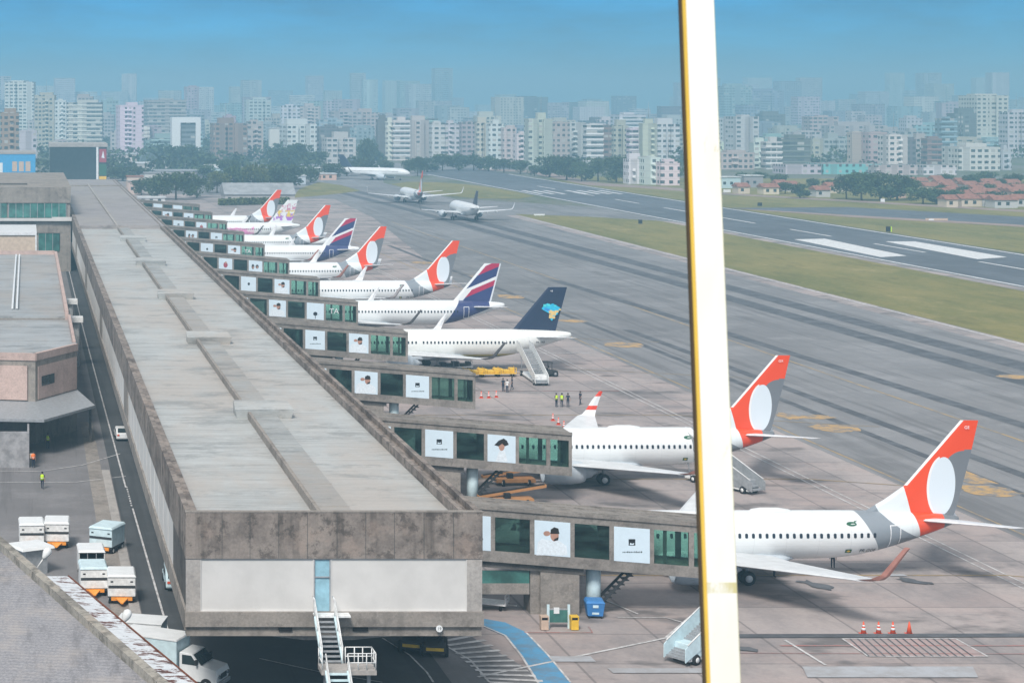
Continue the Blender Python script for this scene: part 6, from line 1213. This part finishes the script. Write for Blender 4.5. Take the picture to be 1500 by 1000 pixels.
# ---------------------------------------------------------------- people
def body_mesh(pose, top, legs):
    """one continuous skinned body, standing at the origin and facing -y"""
    V, E, Rd = [], [], []
    def v(p, r, par=None):
        V.append(p); Rd.append(r)
        if par is not None: E.append((par, len(V)-1))
        return len(V)-1
    st = {'stand': .0, 'walk': .22, 'stride': .32}[pose['legs']]
    pel = v((0, 0, .95), .135); wst = v((0, .01, 1.10), .125, pel); ch = v((0, .0, 1.30), .15, wst); sh = v((0, .01, 1.42), .12, ch); nk = v((0, 0, 1.50), .055, sh); hd = v((0, -.02, 1.60), .085, nk); cr = v((0, -.01, 1.69), .085, hd)
    for s in (-1, 1):
        f = st*s; hip = v((s*.09, 0, .90), .095, pel); kn = v((s*.10, -f*.55-.02, .50), .065, hip); an = v((s*.10, -f+.02, .10 + (.05 if f < 0 else 0)), .045, kn); v((s*.115, -f-.14, .045), .04, an)
        a = pose['arm'][0 if s < 0 else 1]; sp = v((s*.19, .01, 1.40), .06, sh); el = v((s*(.22+a[0]), a[1], 1.13+a[2]), .045, sp); wr = v((s*(.22+a[0]*1.2)+s*a[6], a[3], a[4]), .033, el)
        d = Vector(V[wr]) - Vector(V[el]); d.normalize(); hnd = Vector(V[wr]) + d*.07; ph = v(tuple(hnd), .032, wr); q = d.orthogonal().normalized()
        for k in range(4): tip = hnd + d*(.075+.012*(k in (1, 2))) + q*(k-1.5)*.024; m_ = hnd + d*.035 + q*(k-1.5)*.02; mi = v(tuple(m_), .010, ph); v(tuple(tip + Vector((0, -.012, 0))), .008, mi)
        th = hnd + d*.01 - q*.05; v(tuple(th), .010, ph)
    me = bpy.data.meshes.new('body'); me.from_pydata(V, E, []); o = bpy.data.objects.new('body', me); col.objects.link(o)
    md = o.modifiers.new('skin', 'SKIN'); 
    for i, r in enumerate(Rd): me.skin_vertices[0].data[i].radius = (r, r*(.75 if i in (1, 2, 3) else 1))
    me.skin_vertices[0].data[0].use_root = True
    s2 = o.modifiers.new('sub', 'SUBSURF'); s2.levels = 1; s2.render_levels = 1
    dg = bpy.context.evaluated_depsgraph_get(); out = bpy.data.meshes.new_from_object(o.evaluated_get(dg)); bpy.data.objects.remove(o)
    out.name = 'body'; out.materials.clear()
    for mt in (MT['skin'], legs, top, MT['black']): out.materials.append(mt)
    for p in out.polygons:
        z, x = p.center.z, abs(p.center.x); p.use_smooth = True
        p.material_index = 3 if z < .1 else 1 if z < .96 and x < .2 else 2 if (z < 1.48 and (x < .2 or z > 1.2)) else 0
    return out
POSES = [dict(legs='stand', arm=[(.02, 0, 0, -.03, .88, 0, 0), (.02, 0, 0, -.05, .88, 0, 0)]), dict(legs='walk', arm=[(.03, .1, 0, .10, .90, 0, 0), (.03, -.08, .01, -.22, .94, 0, 0)]), dict(legs='stand', arm=[(.06, 0, .0, -.18, 1.05, 0, -.12), (.02, 0, 0, -.03, .88, 0, 0)])]
BM = {}
def person(px, py, rz, pose, top, legs, vest, label, bag=False):
    key = (pose, top, legs)
    if key not in BM: BM[key] = body_mesh(POSES[pose], MT[top], MT[legs])
    p = gr(px, py); t = empty('person', (p.x, p.y, 0), rz, label, 'person', None); put(BM[key], 'body', t)
    rg = lambda z, rx, ry, y0=0: [(rx*math.cos(i*.5236), y0+ry*math.sin(i*.5236), z) for i in range(12)]
    if vest:
        b = MB().loft([rg(.93, .185, .15), rg(1.1, .18, .145), rg(1.3, .205, .155), rg(1.42, .19, .135), rg(1.47, .10, .09)]); vs = sub(b, 'vest', MT[vest], t)
        sub(MB().loft([rg(1.08, .187, .152), rg(1.13, .19, .154)], caps=False), 'reflective_band', MT['white_metal'], vs)
    sub(MB().loft([rg(1.585, .098, .108, .0), rg(1.65, .105, .115, .005), rg(1.71, .095, .10, .005), rg(1.765, .05, .055, .005)]), 'hair', MT['hair'], t)
    sub(MB().cyl((0, -.105, 1.615), (0, -.128, 1.6), .014, .018, 6), 'nose', MT['skin'], t)
    for s in (-1, 1): sub(MB().cyl((s*.035, -.10, 1.64), (s*.035, -.112, 1.64), .012, n=6), 'eye', MT['white_paint'], t)
    if bag: sub(MB().box(-.22, .22, .14, .5, .95, 1.45), 'carried_box', MT['beige'], t, .04)
    return t
person(62, 716, R(170), 1, 'navy_cloth', 'navy_cloth', 'hivis', 'person in yellow vest and dark trousers walking alone across the yard')
person(70, 657, R(160), 0, 'navy_cloth', 'navy_cloth', 'hivis', 'person in yellow vest standing in the shade of the canopy')
person(49, 685, R(30), 2, 'hivis_o', 'navy_cloth', 'hivis_o', 'person in orange vest beside the grey screen wall', True)
person(737, 573, R(20), 0, 'navy_cloth', 'navy_cloth', None, 'dark clothed person left of three by the yellow dollies'); person(743, 575, R(-40), 2, 'white_metal', 'navy_cloth', None, 'person in a pale shirt, front of three by the yellow dollies'); person(750, 571, R(-80), 1, 'navy_cloth', 'navy_cloth', None, 'dark clothed person nearest the stairs, right of three by the yellow dollies')
person(815, 596, R(30), 2, 'navy_cloth', 'navy_cloth', 'hivis', 'person in yellow vest, leftmost of four on the empty stand'); person(823, 596, R(-30), 0, 'navy_cloth', 'navy_cloth', 'hivis', 'person in yellow vest, second of four on the empty stand'); person(832, 596, R(-20), 0, 'navy_cloth', 'navy_cloth', None, 'dark clothed person next to two yellow vests on the empty stand'); person(850, 593, R(-60), 1, 'navy_cloth', 'navy_cloth', None, 'dark clothed person walking apart, rightmost of four on the empty stand')
person(1220, 832, R(150), 0, 'navy_cloth', 'navy_cloth', None, 'person in dark clothes standing beneath the rear of the nearest airliner'); person(1134, 845, R(90), 0, 'navy_cloth', 'navy_cloth', None, 'dark clothed person by the main wheels of the nearest airliner')
# ---------------------------------------------------------------- haze
hz = MB().box(-3500, 6500, -60, 8000, -1.0, 106.0).mesh('haze', [])
hm = bpy.data.materials.new('haze'); hm.use_nodes = True; nt = hm.node_tree; nt.nodes.clear()
ho = nt.nodes.new('ShaderNodeOutputMaterial'); pv = nt.nodes.new('ShaderNodeVolumePrincipled')
pv.inputs['Density'].default_value = HAZE_DENSITY; pv.inputs['Color'].default_value = HAZE_COLOR; pv.inputs['Anisotropy'].default_value = 0.2
nt.links.new(pv.outputs[0], ho.inputs['Volume']); hz.materials.append(hm)
tag(put(hz, 'haze'), kind='stuff')
